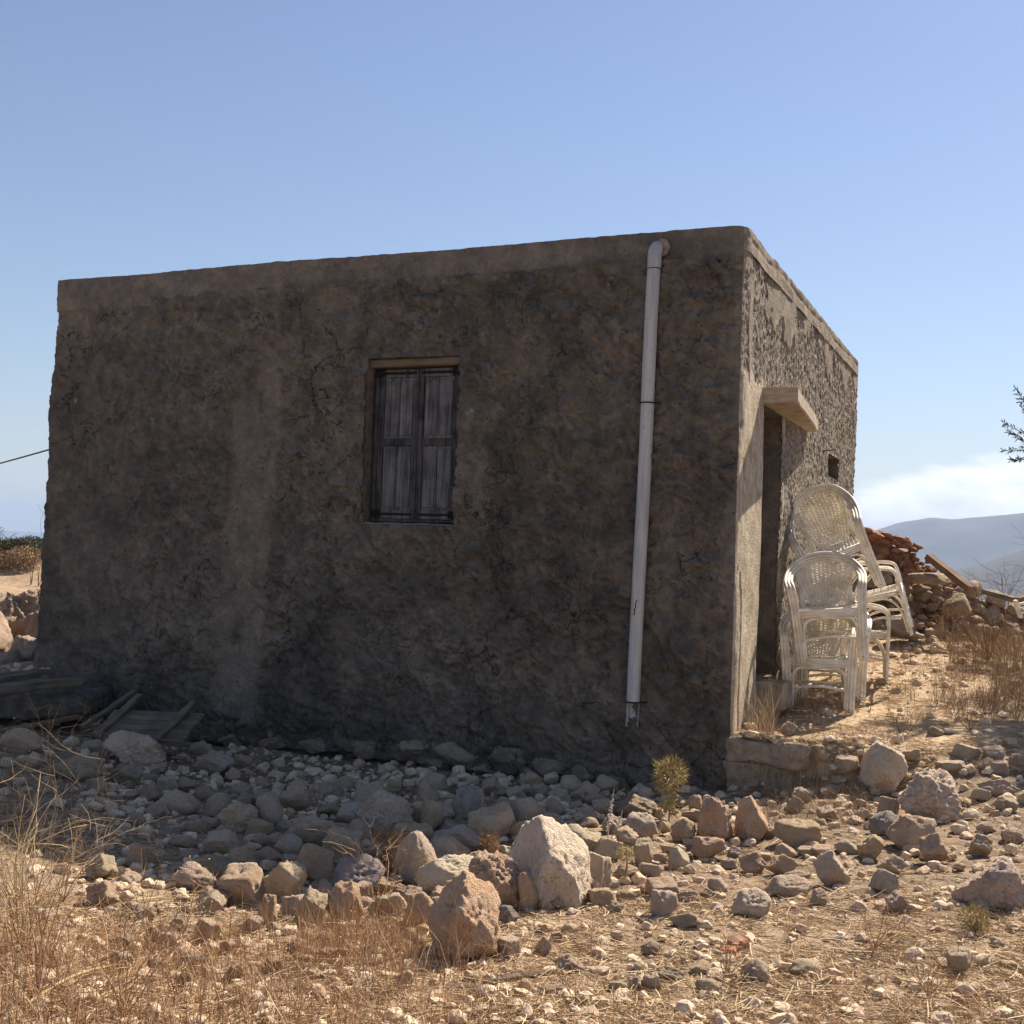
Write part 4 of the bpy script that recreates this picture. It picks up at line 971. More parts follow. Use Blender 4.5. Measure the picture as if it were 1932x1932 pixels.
# big boulders at far left
for (u0, v0, u1, v1, d, lb, i) in ((-10, 1112, 84, 1222, 13.4, 'large pale boulder in shade showing beyond the left end of the house', 3), (-50, 1150, 26, 1250, 12.9, 'dark hollow boulder at the left edge of the photo beside the house', 12), (-70, 1098, 10, 1160, 14.2, 'pale broken rock behind the dark hollow boulder at the left edge', 7),
    (20, 1205, 86, 1262, 12.6, 'lumpy tan rock at the foot of the left end of the wall', 16), (-20, 1232, 40, 1275, 12.2, 'low dark rock lying before the boulders at the left edge', 10), (52, 1150, 92, 1215, 13.0, 'narrow tan rock wedged between the big boulder and the house wall', 4)):
    p = at((u0+u1)/2, (v0+v1)/2, d); w = (u1-u0)*d/F_PX; h = (v1-v0)*d/F_PX
    V, F_ = ICO[5 if i == 3 else 4]; me = npmesh('boulder', rock_shape(V, np.random.RandomState(700+i), 9, .15, .6 if i % 2 else 0, .07, 38.), F_, ROCK, True)
    o = bpy.data.objects.new('boulder', me); C.objects.link(o); o.location = p; o.scale = (w*.55, w*.4, h*.6); o.rotation_euler = (.35, .1, .35*i); o.color = (.44, .34, .27, 1); tag(o, lb, 'boulder')
# ---------------------------------------------------------------- wicker chairs
def make_chair(loc, rz, roll, pitch, label, high=0.0, anchor=(.25, -.24, 0), wr=0.0):
    t = empty('wicker_chair', (0, 0, 0), label, 'chair', 'stacked white wicker chairs'); mb = RATTAN; g = .0138
    ZA = .64; ZB = .86+high
    def hoop(off):
        o = off; h = [(-.25-o*.0, -.24, 0), (-.258, -.245, .2), (-.268, -.25, .42), (-.278, -.25, .56), (-.288, -.225, .635), (-.30, -.12, .675), (-.30, .02, .70+high*.2), (-.275, .15, .745+high*.55), (-.20, .235, .815+high*.9), (-.10, .27, .85+high), (0, .28, .86+high)]
        P = np.array([(x, y, z) for x, y, z in h]); P = np.vstack([P, (P[:-1]*np.array([-1, 1, 1]))[::-1]]); P = crom(P, 5)
        T = np.gradient(P, axis=0); T /= np.linalg.norm(T, axis=1)[:, None]
        sw = sst(P[:, 2], .56, .80)     # beside one another on the legs, one inside the other on the arms
        side_ = np.stack([np.sign(P[:, 0]+1e-9)*(1-sst(np.abs(P[:, 0]), .0, .02)*0), P[:, 0]*0, P[:, 0]*0], -1)
        inw = np.cross(T, np.array([0, -1., 0])); inw /= np.linalg.norm(inw, axis=1)[:, None]+1e-9
        return P, inw
    P, inw = hoop(0)
    m = MB()
    for k in (-1, 0, 1): m.tube(P+inw*(k*g*1.75)+np.array([0, (-.006 if k == 0 else 0), 0]), g, 7)
    m.build('hoop_frame', mb, t, smooth=True)
    for sx in (-1, 1):
        m = MB()
        for k in (-1, 0, 1): m.tube(crom([(sx*(.215+k*.014), .262+abs(k)*.004, 0), (sx*(.21+k*.013), .235, .22), (sx*(.20+k*.012), .215, .44), (sx*(.205+k*.012), .235, .62), (sx*(.21+k*.012), .235, .76+high*.7)], 4), g*.9, 6)
        m.build('rear_leg', mb, t, smooth=True)
        # side rails and stretcher
        m = MB()
        for z in (.40, .424): m.tube([(sx*.262, -.235, z), (sx*.225, .215, z)], g, 6)
        m.build('side_rail', mb, t, smooth=True)
        m = MB(); m.tube(crom([(sx*.255, -.23, .18), (sx*.24, 0, .215), (sx*.215, .235, .18)], 5), g*.9, 6); m.tube(crom([(sx*.252, -.22, .03), (sx*.25, -.205, .25), (sx*.245, -.12, .37), (sx*.235, 0, .385), (sx*.225, .12, .37), (sx*.215, .20, .25), (sx*.22, .235, .05)], 4), g*.8, 6)
        m.build('side_brace', mb, t, smooth=True)
        m = MB(); m.tube(crom([(sx*.293, -.10, .66), (sx*.26, -.02, .60), (sx*.235, .10, .52), (sx*.222, .2, .44)], 4), g*.65, 6)
        m.tube(crom([(sx*.296, .04, .70), (sx*.26, .10, .66), (sx*.22, .19, .60)], 4), g*.6, 6); m.build('arm_strut', mb, t, smooth=True)
    m = MB()
    for z in (.388, .410, .432): m.tube([(-.258, -.245-.003*(z > .4), z), (.258, -.245-.003*(z > .4), z)], g, 7)
    m.build('front_rail', mb, t, smooth=True)
    m = MB(); m.tube([(-.205, .215, .41), (.205, .215, .41)], g, 6); m.tube([(-.21, .23, .2), (.21, .23, .2)], g*.8, 6); m.build('rear_rail', mb, t, smooth=True)
    m = MB(); m.tube(crom([(-.212, -.24, .03), (-.214, -.24, .22), (-.205, -.242, .31), (-.165, -.243, .357), (-.08, -.243, .366), (0, -.243, .368), (.08, -.243, .366), (.165, -.243, .357), (.205, -.242, .31), (.214, -.24, .22), (.212, -.24, .03)], 5), g*.95, 7); m.build('front_arch', mb, t, smooth=True)
    m = MB(); m.tube(crom([(-.235, -.238, .185), (0, -.235, .212), (.235, -.238, .185)], 6), g*.95, 7); m.build('front_stretcher', mb, t, smooth=True)
    # bindings
    m = MB()
    for sx in (-1, 1):
        for z in (.195, .40, .43, .52):
            xx = sx*(.258+.022*(z-.2)); y = -.245
            for dz in (-.008, 0, .008): m.tube([(xx-.037, y-.014, z+dz), (xx+.037, y-.014, z+dz), (xx+.037, y+.014, z+dz), (xx-.037, y+.014, z+dz), (xx-.037, y-.014, z+dz)], .0035, 4)
    m.build('binding', mb, t)
    # woven back
    bt = ZB-.018; rows = int((bt-.44)/.0108); st = 13; m = MB()
    def bsurf(x, z): q = (z-.43)/(bt-.43); return .225+.05*q-.85*x*x*(.4+.6*q)
    def halfw(z):
        q = (z-.43)/(bt-.43); lin = .135+.10*min(q/.6, 1); arch = .26*math.sqrt(max(0, 1-max(0, (q-.52)/.48)**2.2)); return min(lin, arch)
    for r_ in range(rows):
        z = .44+r_*.0108; hw = halfw(z)
        if hw < .03: continue
        n = 27; xs_ = np.linspace(-hw, hw, n); wob = ((np.arange(n)+r_) % 2*2-1)*.0035
        wob = (((np.arange(n)//2+r_) % 2)*2-1)*.005; line = np.stack([xs_, bsurf(xs_, z)+wob, z+np.random.RandomState(r_).randn(n)*.001], -1); cut = [0]+[j for j in range(2, n-2) if random.random() < .02]+[n]
        for j in range(len(cut)-1):
            seg = line[cut[j]:cut[j+1]+(1 if random.random() < .45 else -1)]
            if len(seg) > 1: m.tube(seg, .0054, 4, cap=False)
    for k in range(st):
        q = -1+2*k/(st-1); zs = np.linspace(.43, bt, 14); hx = np.array([halfw(z) for z in zs]); x = q*.95*np.minimum(hx, .135+.10*np.minimum((zs-.43)/(bt-.43)/.6, 1)); ok = np.abs(q)*.235*.95 <= hx+.02
        x = q*(.128+.092*np.minimum((zs-.43)/(bt-.43)/.6, 1)); keep = np.abs(x) <= hx+.004
        if keep.sum() > 2: m.tube(np.stack([x, bsurf(x, zs), zs], -1)[keep], .0075, 4, cap=False)
    m.build('woven_back', mb, t)
    ed = [(halfw(z), z) for z in np.linspace(.43, bt, 22)]
    for sx in (-1, 1): MB().tube([(sx*h_, float(bsurf(h_, z)), z) for h_, z in ed if h_ > .03], .009, 6).build('back_rim', mb, t, smooth=True)
    # woven seat
    m = MB()
    for k in range(34):
        y = -.235+k*.0135; hw = .245-.04*(y+.235)/.45; n = 19; xs_ = np.linspace(-hw, hw, n)
        if k > 2 and k % 5 == 3: continue
        m.tube(np.stack([xs_, xs_*0+y, .437-.02*(1-(xs_/hw)**2)+((np.arange(n)+k) % 2*2-1)*.002], -1), .0042, 4, cap=False)
    for k in range(14):
        x = -.22+k*.44/13; m.tube([(x, -.24, .435-.018*(1-(x/.24)**2)), (x*.85, .21, .435-.018*(1-(x/.24)**2))], .006, 4, cap=False)
    m.build('woven_seat', mb, t)
    Rm = Euler((pitch, 0, rz)).to_matrix(); view = Matrix.Rotation(roll, 3, Vector((0, -1, 0)))   # roll: counter-clockwise as seen from the front
    Rt = Matrix.Rotation(-wr, 3, 'Y') @ Matrix.Rotation(rz, 3, 'Z') @ Matrix.Rotation(-roll, 3, 'Y') @ Matrix.Rotation(pitch, 3, 'X')
    an = Rt @ Vector(anchor); t.matrix_world = Matrix.Translation(Vector(loc)-an) @ Rt.to_4x4(); return t
make_chair(at(1603, 1346, 9.70), R(-15), R(1), R(0), 'lower front white wicker armchair standing in dry weeds by the doorway')
make_chair(at(1631, 1246, 9.62), R(-14), R(6.5), R(3), 'white wicker armchair stacked on the lower front one, facing the camera')
make_chair(at(1624, 1322, 10.25), R(-14), R(0), R(0), 'white wicker armchair standing behind the front pair, mostly hidden')
make_chair(at(1672, 1284, 10.95), R(72), R(0), R(0), 'white wicker armchair turned sideways behind the stack, standing on the dirt', anchor=(-.25, -.24, 0))
make_chair(at(1720, 1198, 10.85), R(70), R(0), R(0), 'white wicker armchair sideways at the back, its front leg kicking out to the right', anchor=(-.25, -.24, 0), wr=R(17))
make_chair(at(1630, 1024, 10.25), R(-20), R(24), R(14), 'highest white wicker chair, tipped sideways with its tall round back against the sky', .09, anchor=(.262, -.245, .43))
# ---------------------------------------------------------------- ruin behind
RD = 14.4
ruin = empty('ruined_hut', at(1740, 1205, RD), 'collapsed stone hut with red earth roof rubble behind the wicker chairs', 'ruin'); ro = np.array(ruin.location)
prof = [(1560, 1000), (1600, 990), (1640, 1003), (1680, 1012), (1718, 1025), (1740, 1058), (1775, 1068), (1820, 1110), (1870, 1128), (1932, 1145), (2010, 1150), (2100, 1170)]
pu_ = np.array([q[0] for q in prof]); pv_ = np.array([q[1] for q in prof])
us = np.linspace(1560, 2100, 70); bv = 1215+ (us-1700)*.03; tv = np.interp(us, pu_, pv_)
V = []; K = 16
for k in range(K):
    q = k/(K-1)
    if q < .7: vv = bv+(tv+7-bv)*(q/.7); dd = RD+.25+q*.5
    else: vv = tv+7; dd = RD+.6+(q-.7)*8
    pp = at(us, vv, np.full(us.shape, dd)); 
    if q > .7: pp[:, 2] = at(us, tv+7, np.full(us.shape, RD+.6))[:, 2]-(q-.7)*1.6
    V.append(pp)
V = np.array(V); P = V.reshape(-1, 3); P = P+np.stack([fbm(P*2.2, 3)*.08, fbm(P*2.2+9, 3)*.2, fbm(P*3+4, 3)*.09], -1)
ix = np.arange(K*70).reshape(K, 70); Fq = np.stack([ix[:-1, :-1], ix[:-1, 1:], ix[1:, 1:], ix[1:, :-1]], -1).reshape(-1, 4)
EARTH = simple('rubble_earth', (.30, .165, .10), .35, 9, .95, .6, .03)
link('earth_core', npmesh('earth_core', P-ro, Fq, EARTH, True), ruin)
rs = np.random.RandomState(9); occ = []; n = 0
def ruin_piece(nm, u, v, w, h, d, col, i, rot=None, lift=0):
    p = at(u, v, d); o = bpy.data.objects.new(nm, RV3[i % len(RV3)]); C.objects.link(o); o.parent = ruin; o.location = p-ro
    o.scale = (w*d/F_PX*.53, w*d/F_PX*.45, h*d/F_PX*.55); o.rotation_euler = rot if rot is not None else (rs.uniform(-.3, .3), rs.uniform(-.35, .35), rs.uniform(0, 6.28)); o.color = tuple(col)+(1,); return o
RV3 = []
for i in range(12):
    r_ = np.random.RandomState(500+i); V_, F_ = ICO[3]; RV3.append(npmesh('stone', rock_shape(V_, r_, 9, .09, .6 if i % 2 else 0, .03, 45.), F_, ROCK, i % 3 > 0))
for kk in range(2600):
    u = rs.uniform(1615, 1985); tv_ = np.interp(u, pu_, pv_); bb = 1205+(u-1700)*.05; v = rs.uniform(tv_-2, bb)
    red = (v < 1045+(u-1640)*.50) and u < 1800 and v < 1100
    w = rs.uniform(7, 22) if red else rs.uniform(14, 44); h = w*rs.uniform(.35, .65)
    if 1712 < u < 1800 and 1078 < v < 1104: continue
    if any(abs(u-a) < (w+c)*.40 and abs(v-b_) < (h+e)*.42 for a, b_, c, e in occ): continue
    occ.append((u, v, w, h)); q = (bb-v)/(bb-tv_+1e-6)
    col = np.array((.50, .22, .13) if rs.rand() < .6 else (.52, .31, .20)) if red else np.array(TONE['TGOP'[rs.randint(4)]])*rs.uniform(.7, 1.0)
    ruin_piece('clay_chunk' if red else 'stone', u, v, w*1.15, h*1.2, RD+.05+q*.6-(.1 if rs.rand() < .3 else 0), col, n); n += 1
    if n > 285: break
print('ruin', n)
o = ruin_piece('stone_slab', 1758, 1092, 88, 21, RD-.15, (.44, .34, .23), 1, (0, .02, .05)); tag(o, 'flat pale slab lying on top of the ruin wall')
for k in range(34):
    u = 1628+k*2.9; vv = np.interp(u, pu_, pv_); w = rs.uniform(14, 34); ruin_piece('clay_chunk', u, vv+rs.uniform(-3, 12), w, w*rs.uniform(.3, .5), RD+rs.uniform(.2, .6), np.array((.50, .23, .14))*rs.uniform(.8, 1.2), k, (rs.uniform(-.2, .2), rs.uniform(.1, .4), rs.uniform(-.4, .4)))
ruin_piece('stone', 1700, 1180, 64, 44, RD-.7, (.40, .31, .24), 2, (0, .3, 0)); ruin_piece('stone', 1672, 1192, 30, 24, RD-.8, (.36, .28, .2), 7, (0, 0, 0)); ruin_piece('stone', 1805, 1145, 62, 50, RD+.15, (.38, .28, .18), 8, (0, .1, 0))
tag(board('roof_beam', at(1752, 1050, RD-.2), at(1832, 1112, RD-.7), .13, .07, BROWNW), 'dark brown wooden beam sloping down off the ruined hut', 'beam')
tag(board('plank', at(1858, 1116, 12.6), at(1925, 1134, 12.3), .16, .05, PLANK), 'grey weathered plank on the ruin wall at the right edge', 'plank')
tag(board('plank', at(1918, 1132, 12.2), at(1990, 1108, 12.6), .09, .05, BROWNW), 'dark wooden rail crossing the right edge above a white slatted crate', 'plank')
cr = empty('broken_crate', at(1930, 1150, 12.0), 'white painted slatted crate end at the right edge of the photo', 'crate'); cro = np.array(cr.location)
board('crate_post', at(1915, 1132, 12.0), at(1926, 1166, 12.0), .07, .03, RATTAN, cr, cro)
for k in range(3): board('slat', at(1922+k*3, 1139+k*9, 12.05), at(1990, 1122+k*9, 12.3), .022, .015, RATTAN, cr, cro)
# ---------------------------------------------------------------- vegetation
def ribbons(roots, hgt, wid, lean, K, rs, up=None, az=None, curve=.5):
    n = len(roots); az = rs.uniform(0, 2*math.pi, n) if az is None else az
    d = np.stack([np.cos(az), np.sin(az), az*0], -1); fa = rs.uniform(0, 2*math.pi, n); w = np.stack([np.cos(fa), np.sin(fa), fa*0], -1)
    q = np.linspace(0, 1, K+1)[None, :, None]
    P = roots[:, None]+UP*(hgt[:, None, None]*(q-.12*lean[:, None, None]*q**2))+d[:, None]*(hgt*lean)[:, None, None]*(q*(1-curve)+curve*q**2)
    P = P+rs.randn(n, K+1, 3)*(hgt[:, None, None]*.018)*(q > 0)
    ww = (w[:, None]*wid[:, None, None]*(1-.75*q))*.5
    V = np.stack([P-ww, P+ww], 2).reshape(-1, 3); b = (np.arange(n)*(K+1)*2)[:, None]+np.arange(K)[None]*2
    Fq = np.stack([b, b+1, b+3, b+2], -1).reshape(-1, 4); return V, Fq, P
def flat_ribs(roots, L, wid, rs, K=3, lift=.01):
    n = len(roots); az = rs.uniform(0, 2*math.pi, n); d = np.stack([np.cos(az), np.sin(az), rs.randn(n)*.13], -1); s_ = np.stack([-np.sin(az), np.cos(az), az*0], -1)
    q = np.linspace(-.5, .5, K+1)[None, :, None]; c = rs.randn(n)*.25
    P = roots[:, None]+d[:, None]*L[:, None, None]*q+s_[:, None]*(L*c)[:, None, None]*q**2+UP*(np.abs(rs.randn(n))*lift+.002)[:, None, None]
    P[..., 2] = np.maximum(P[..., 2], G(P[..., 0], P[..., 1])+.002)
    tw = rs.uniform(0, math.pi, n); wv = s_*np.cos(tw)[:, None]+UP*np.sin(tw)[:, None]
    ww = wv[:, None]*wid[:, None, None]*.5*np.ones((1, K+1, 1))
    V = np.stack([P-ww, P+ww], 2).reshape(-1, 3); b = (np.arange(n)*(K+1)*2)[:, None]+np.arange(K)[None]*2
    return V, np.stack([b, b+1, b+3, b+2], -1).reshape(-1, 4)
def islmat(name, c0, c1, c2):
    m, tt, b = newmat(name); g = nd(tt, 'ShaderNodeNewGeometry').outputs['Random Per Island']
    c = mixc(tt, maprange(tt, g, 0, .5, smooth=False), c0, c1); c = mixc(tt, maprange(tt, g, .5, 1, smooth=False), c, c2); setc(tt, b, c); b.inputs['Roughness'].default_value = .75; return m
STRAWI = islmat('straw_blades', (.24, .15, .08), (.46, .32, .18), (.70, .56, .37)); GRI = islmat('reddish_dry_grass', (.23, .125, .065), (.43, .25, .13), (.64, .45, .27)); BRI = islmat('brown_brush', (.14, .085, .05), (.29, .19, .11), (.50, .38, .24))
rs = np.random.RandomState(31)
def roots_px(n, box, rs, dens=None):
    u, v = sample_px(n, box, rs); 
    if dens is not None: k = dens(u, v) > rs.rand(n); u, v = u[k], v[k]
    H = hit(u, v); H = H[outside(H, .01) & (H[:, 1] < 26)]; H = H.copy(); H[:, 2] = G(H[:, 0], H[:, 1]); return H
def clump(u, v, sc=90., k=3): return sst(fbm(np.stack([u/sc, v/sc*1.8, u*0+k], -1), 3), -.25, .25)
Rts = np.concatenate([roots_px(44000, (-60, 1690, 1990, 2000), rs, lambda u, v: .25+.75*clump(u, v)), roots_px(14000, (150, 1480, 1990, 1700), rs, lambda u, v: .15+.6*clump(u, v)), roots_px(22000, (1400, 1195, 1990, 1460), rs, lambda u, v: clump(u, v, 45)), roots_px(2500, (-60, 1050, 110, 1270), rs), roots_px(2500, (-50, 1380, 300, 1600), rs)])
n = len(Rts); V, Fq = flat_ribs(Rts, rs.uniform(.03, .17, n)*(.6+.06*Rts[:, 1]), rs.uniform(.0012, .0036, n), rs)
tag(link('straw_litter', npmesh('straw_litter', V, Fq, STRAWI)), kind='stuff', label='broken dry straw lying over the bare ground', cat='straw')
def grass(name, sets, mat, label, K=4):
    Vs, Fs, n0 = [], [], 0
    for (n, box, h0, h1, w0, lean, dens) in sets:
        H = roots_px(n, box, rs, dens); n = len(H)
        if n == 0: continue
        V, F_, _ = ribbons(H, rs.uniform(h0, h1, n)*rs.uniform(.6, 1, n), rs.uniform(w0*.6, w0*1.3, n), np.abs(rs.randn(n))*lean, K, rs); Vs.append(V); Fs.append(F_+n0); n0 += len(V)
    return tag(link(name, npmesh(name, np.concatenate(Vs), np.concatenate(Fs), mat)), kind='stuff', label=label, cat='grass')
grass('dry_grass', [(10500, (-80, 1780, 1250, 2150), .03, .33, .0028, .6, lambda u, v: (.2+.8*clump(u, v, 45))*(1-.9*sst(u+260*clump(u, v, 50, 9), 760, 1250))), (1500, (-80, 1740, 500, 1850), .06, .16, .0022, .7, None), (1600, (560, 1745, 800, 1830), .08, .2, .002, .4, None),
                    (3200, (880, 1850, 1980, 2150), .03, .10, .002, .9, lambda u, v: clump(u, v, 60)), (5000, (1480, 1700, 1980, 1960), .03, .10, .002, 1.0, lambda u, v: clump(u, v, 80, 5)), (1500, (1080, 1600, 1500, 1700), .02, .07, .002, 1.0, lambda u, v: clump(u, v, 50))], GRI, 'dry reddish grass standing across the foreground')
grass('tall_dry_grass', [(240, (-90, 1740, 130, 2000), .12, .38, .0026, .9, None), (110, (-90, 1640, 100, 1780), .15, .36, .0026, .9, None), (420, (1408, 1350, 1462, 1390), .15, .48, .0035, .45, None)], STRAWI, 'tall bleached grass stalks at the left edge and beside the door jamb', 5)
grass('dry_brush', [(9000, (1660, 1205, 1990, 1360), .04, .26, .004, .8, lambda u, v: clump(u, v, 40)*sst(u+80*clump(u, v, 30, 4), 1720, 1850)), (3200, (1790, 1160, 2000, 1260), .12, .55, .004, .6, None), (1800, (1870, 1180, 2000, 1340), .2, .6, .004, .6, None), (1200, (1440, 1350, 1760, 1400), .03, .12, .003, .9, lambda u, v: clump(u, v, 30, 8)), (130, (-60, 1060, 100, 1110), .05, .25, .008, .7, None), (900, (1470, 1325, 1620, 1350), .03, .14, .003, .9, None), (1500, (1430, 1385, 1700, 1420), .03, .1, .003, .9, lambda u, v: clump(u, v, 40)), (1200, (1440, 1490, 1640, 1560), .04, .2, .0025, .8, None), (700, (0, 1440, 160, 1640), .1, .3, .0022, .5, None), (800, (150, 1560, 620, 1760), .04, .12, .002, .9, None)], BRI, 'brown dead brush on the terrace and between the shaded stones')
# branching dead plants
def twigplant(mb, root, h, rs, nmain=4, r=.003, spread=.5, depth=2, heads=None, lean=(0, 0)):
    def grow(p, d, L, rad, lev):
        n = 5; pts = [p]
        for k in range(n):
            d = d+rs.randn(3)*.16; d /= np.linalg.norm(d); p = p+d*L/n; pts.append(p)
            if lev > 0 and k > 0 and rs.rand() < .65:
                dd = d+rs.randn(3)*.75; dd[2] = abs(dd[2])*.6+.1; dd /= np.linalg.norm(dd); grow(p, dd, L*rs.uniform(.35, .6), rad*.6, lev-1)
        mb.tube(np.array(pts), np.linspace(rad, rad*.45, n+1), 4, cap=False)
        if heads is not None and rs.rand() < .7: heads.append(p)
    for k in range(nmain):
        d = np.array([rs.randn()*spread+lean[0], rs.randn()*spread+lean[1], 1.]); d /= np.linalg.norm(d); grow(np.array(root), d, h*rs.uniform(.65, 1), r, depth)
def heads_mb(mb, H, r):
    for p in H: mb.add(ICO[1][0]*r*random.uniform(.7, 1.3)+p, ICO[1][1])
TW = [(30, 1740, 280, .003, 16, .5, 'dense bleached tangle of weed stems at the left edge, upper one', TWIG), (70, 1880, 260, .0028, 12, .45, 'reddish tangled weed in the lower left corner', GRASSR), (205, 1600, 250, .0028, 3, .22, 'thin grey dead stalk rising out of the shaded dirt left of the lone domed stone', TWIG), (95, 1500, 170, .0032, 6, .55, 'pale leafless weed catching the sun in front of the fallen door', TWIG), (120, 1700, 200, .0032, 8, .45, 'bleached branching weed at the left edge of the shadow', TWIG),
      (45, 1800, 330, .0032, 12, .3, 'tall tangled straw coloured weed at the left edge', STRAW), (285, 1790, 140, .0026, 5, .3, 'thin seed stalks before the shadow edge at lower left', TWIG), (340, 1775, 130, .0028, 3, .3, 'forked pale twig standing at the shadow edge', TWIG), (390, 1760, 90, .0024, 2, .3, 'small y shaped twig at the shadow edge', TWIG),
      (690, 1690, 130, .0036, 4, .35, 'dead branching thistle stem in front of the dark grey boulder', TWIG), (725, 1720, 150, .003, 5, .3, 'brown dry weed with a bushy head beside the tan egg shaped boulder', GRASSR), (905, 1590, 95, .003, 2, .12, 'bare upright stalk over a small orange thistle on the heap', TWIG),
      (230, 1930, 260, .003, 7, .35, 'dark branching dry weed in the lower left foreground', GRASSR), (700, 1860, 170, .0022, 8, .4, 'fine dotted weed left of the huge orange boulder', TWIG), (1480, 1345, 130, .0035, 6, .6, 'tangle of pale twigs growing against the front chair legs', TWIG), (1425, 1310, 120, .004, 3, .4, 'curving dead twig in the doorway beside the chairs', TWIG),
      (1700, 1400, 85, .0035, 6, .6, 'small dark dead bush at the terrace edge', TWIGD), (1830, 1380, 110, .003, 6, .6, 'thin dead weed at right on the terrace', TWIGD), (1640, 1345, 60, .003, 5, .7, 'low dead weed in front of the chair stack', TWIGD), (1865, 1250, 150, .006, 14, .5, 'brown thorny bush on the slope at right of the ruin', TWIGD), (1915, 1200, 160, .006, 14, .5, 'tall brown bush against the far hills at the right edge', TWIGD), (1790, 1225, 100, .005, 10, .6, 'reddish dead bush at the foot of the ruin', GRASSR),
      (1375, 1850, 70, .0025, 12, .7, 'small reddish brown bushy weed near the bottom right of centre', GRASSR), (1750, 1880, 120, .0025, 8, .5, 'brown branching weed in the lower right foreground', GRASSR), (1650, 1790, 90, .0025, 8, .5, 'thin brown weed below the round white stone', GRASSR), (1500, 1520, 90, .0025, 4, .5, 'dry weed in shade under the terrace edge', TWIGD), (600, 1560, 80, .003, 2, .4, 'curved grey twig sticking up in the shaded slope', TWIG), (1900, 1640, 110, .0025, 5, .4, 'pale weed leaning over the right edge boulder', TWIG), (170, 1460, 110, .0025, 4, .3, 'grey weed stem in front of the fallen door', TWIG), (470, 1470, 70, .0025, 4, .5, 'sparse weed at the wall foot left of centre', TWIG)]
for k, (u, v, hp_, r, nm, sp_, lb, mt) in enumerate(TW):
    g = hit(np.array([float(u)]), np.array([float(v)]))[0]; g[2] = G(g[0], g[1]); e = empty('dead_weed', g, lb, 'weed'); m = MB(); Hd = []
    twigplant(m, np.zeros(3), hp_*g[1]/F_PX, np.random.RandomState(60+k), nm, r*.8, sp_, 2, Hd); m.build('stem', mt, e)
    if k in (6, 7, 13, 3, 26): hb_ = MB(); heads_mb(hb_, Hd[:14], .004); hb_.build('seed_heads', SEED, e)['kind'] = 'stuff'
# thistles
def thistle(u, v, hpx, wpx, lb, top=.5, mat=THIST, n=420):
    g = hit(np.array([float(u)]), np.array([float(v)]))[0]; g[2] = G(g[0], g[1]); sc = g[1]/F_PX; h = hpx*sc; w = wpx*sc; e = empty('thistle', g, lb, 'thistle'); r = np.random.RandomState(int(u))
    MB().tube(crom([(0, 0, 0), (.01, 0, h*.5), (0, 0, h*.9)], 5), .006, 6).build('stem', TWIG, e)
    m = MB(); c = np.array([0, 0, h*(1-top/2)]); R3 = np.array([w/2, w/2, h*top/2])
    for k in range(n):
        d = r.randn(3); d /= np.linalg.norm(d); rad = r.uniform(.2, .85)**.6
        p = c+d*R3*rad*(1+.5*float(fbm((d*1.7+u)[None], 2)[0]))
        if r.rand() < .22: p = np.array([r.randn()*w*.12, r.randn()*w*.12, r.uniform(.12, 1-top)*h])
        q = d*.7+np.array([0, 0, r.uniform(-.2, .5)])+r.randn(3)*.3; q /= np.linalg.norm(q); L_ = w*r.uniform(.12, .26)
        s_ = np.cross(q, r.randn(3)); s_ /= np.linalg.norm(s_); s2 = np.cross(q, s_); bw = w*.016
        m.add([p-s_*bw, p+s_*bw, p+s2*bw, p+q*L_], [[0, 1, 3], [1, 2, 3], [2, 0, 3]])
    m.build('spiny_head', mat, e)
thistle(1262, 1548, 122, 66, 'tall yellow green spiny thistle in front of the wall, below the drain pipe', .62, n=900)
thistle(1178, 1665, 72, 38, 'small green thistle right of the great white boulder', .5)
thistle(1838, 1760, 52, 58, 'round yellowish thistle at lower right', .8, n=600)
thistle(921, 1625, 52, 46, 'small orange brown dried thistle on the heap', .8, GRASSR, 500)
thistle(728, 1650, 90, 62, 'bushy rust brown thistle head left of the tan egg shaped boulder', .6, GRASSR, 600)
for (u, v, hpx, lb) in ((1146, 1585, 95, 'white flecked spike plant, taller of two beside the heap'), (1163, 1590, 60, 'white flecked spike plant, shorter of two beside the heap')):
    g = hit(np.array([float(u)]), np.array([float(v)]))[0]; h = hpx*g[1]/F_PX; e = empty('spike_plant', g, lb, 'plant'); MB().tube(crom([(0, 0, -.01), (.012, 0, h*.5), (.03, 0, h)], 5), np.linspace(.004, .0015, 11), 5).build('stem', SEED, e)
    m = MB(); heads_mb(m, [np.array([.03*k*k+random.uniform(-.012, .012), random.uniform(-.012, .012), h*k]) for k in np.linspace(.15, .8, 26)], .006); m.build('seed_heads', SEED, e)['kind'] = 'stuff'
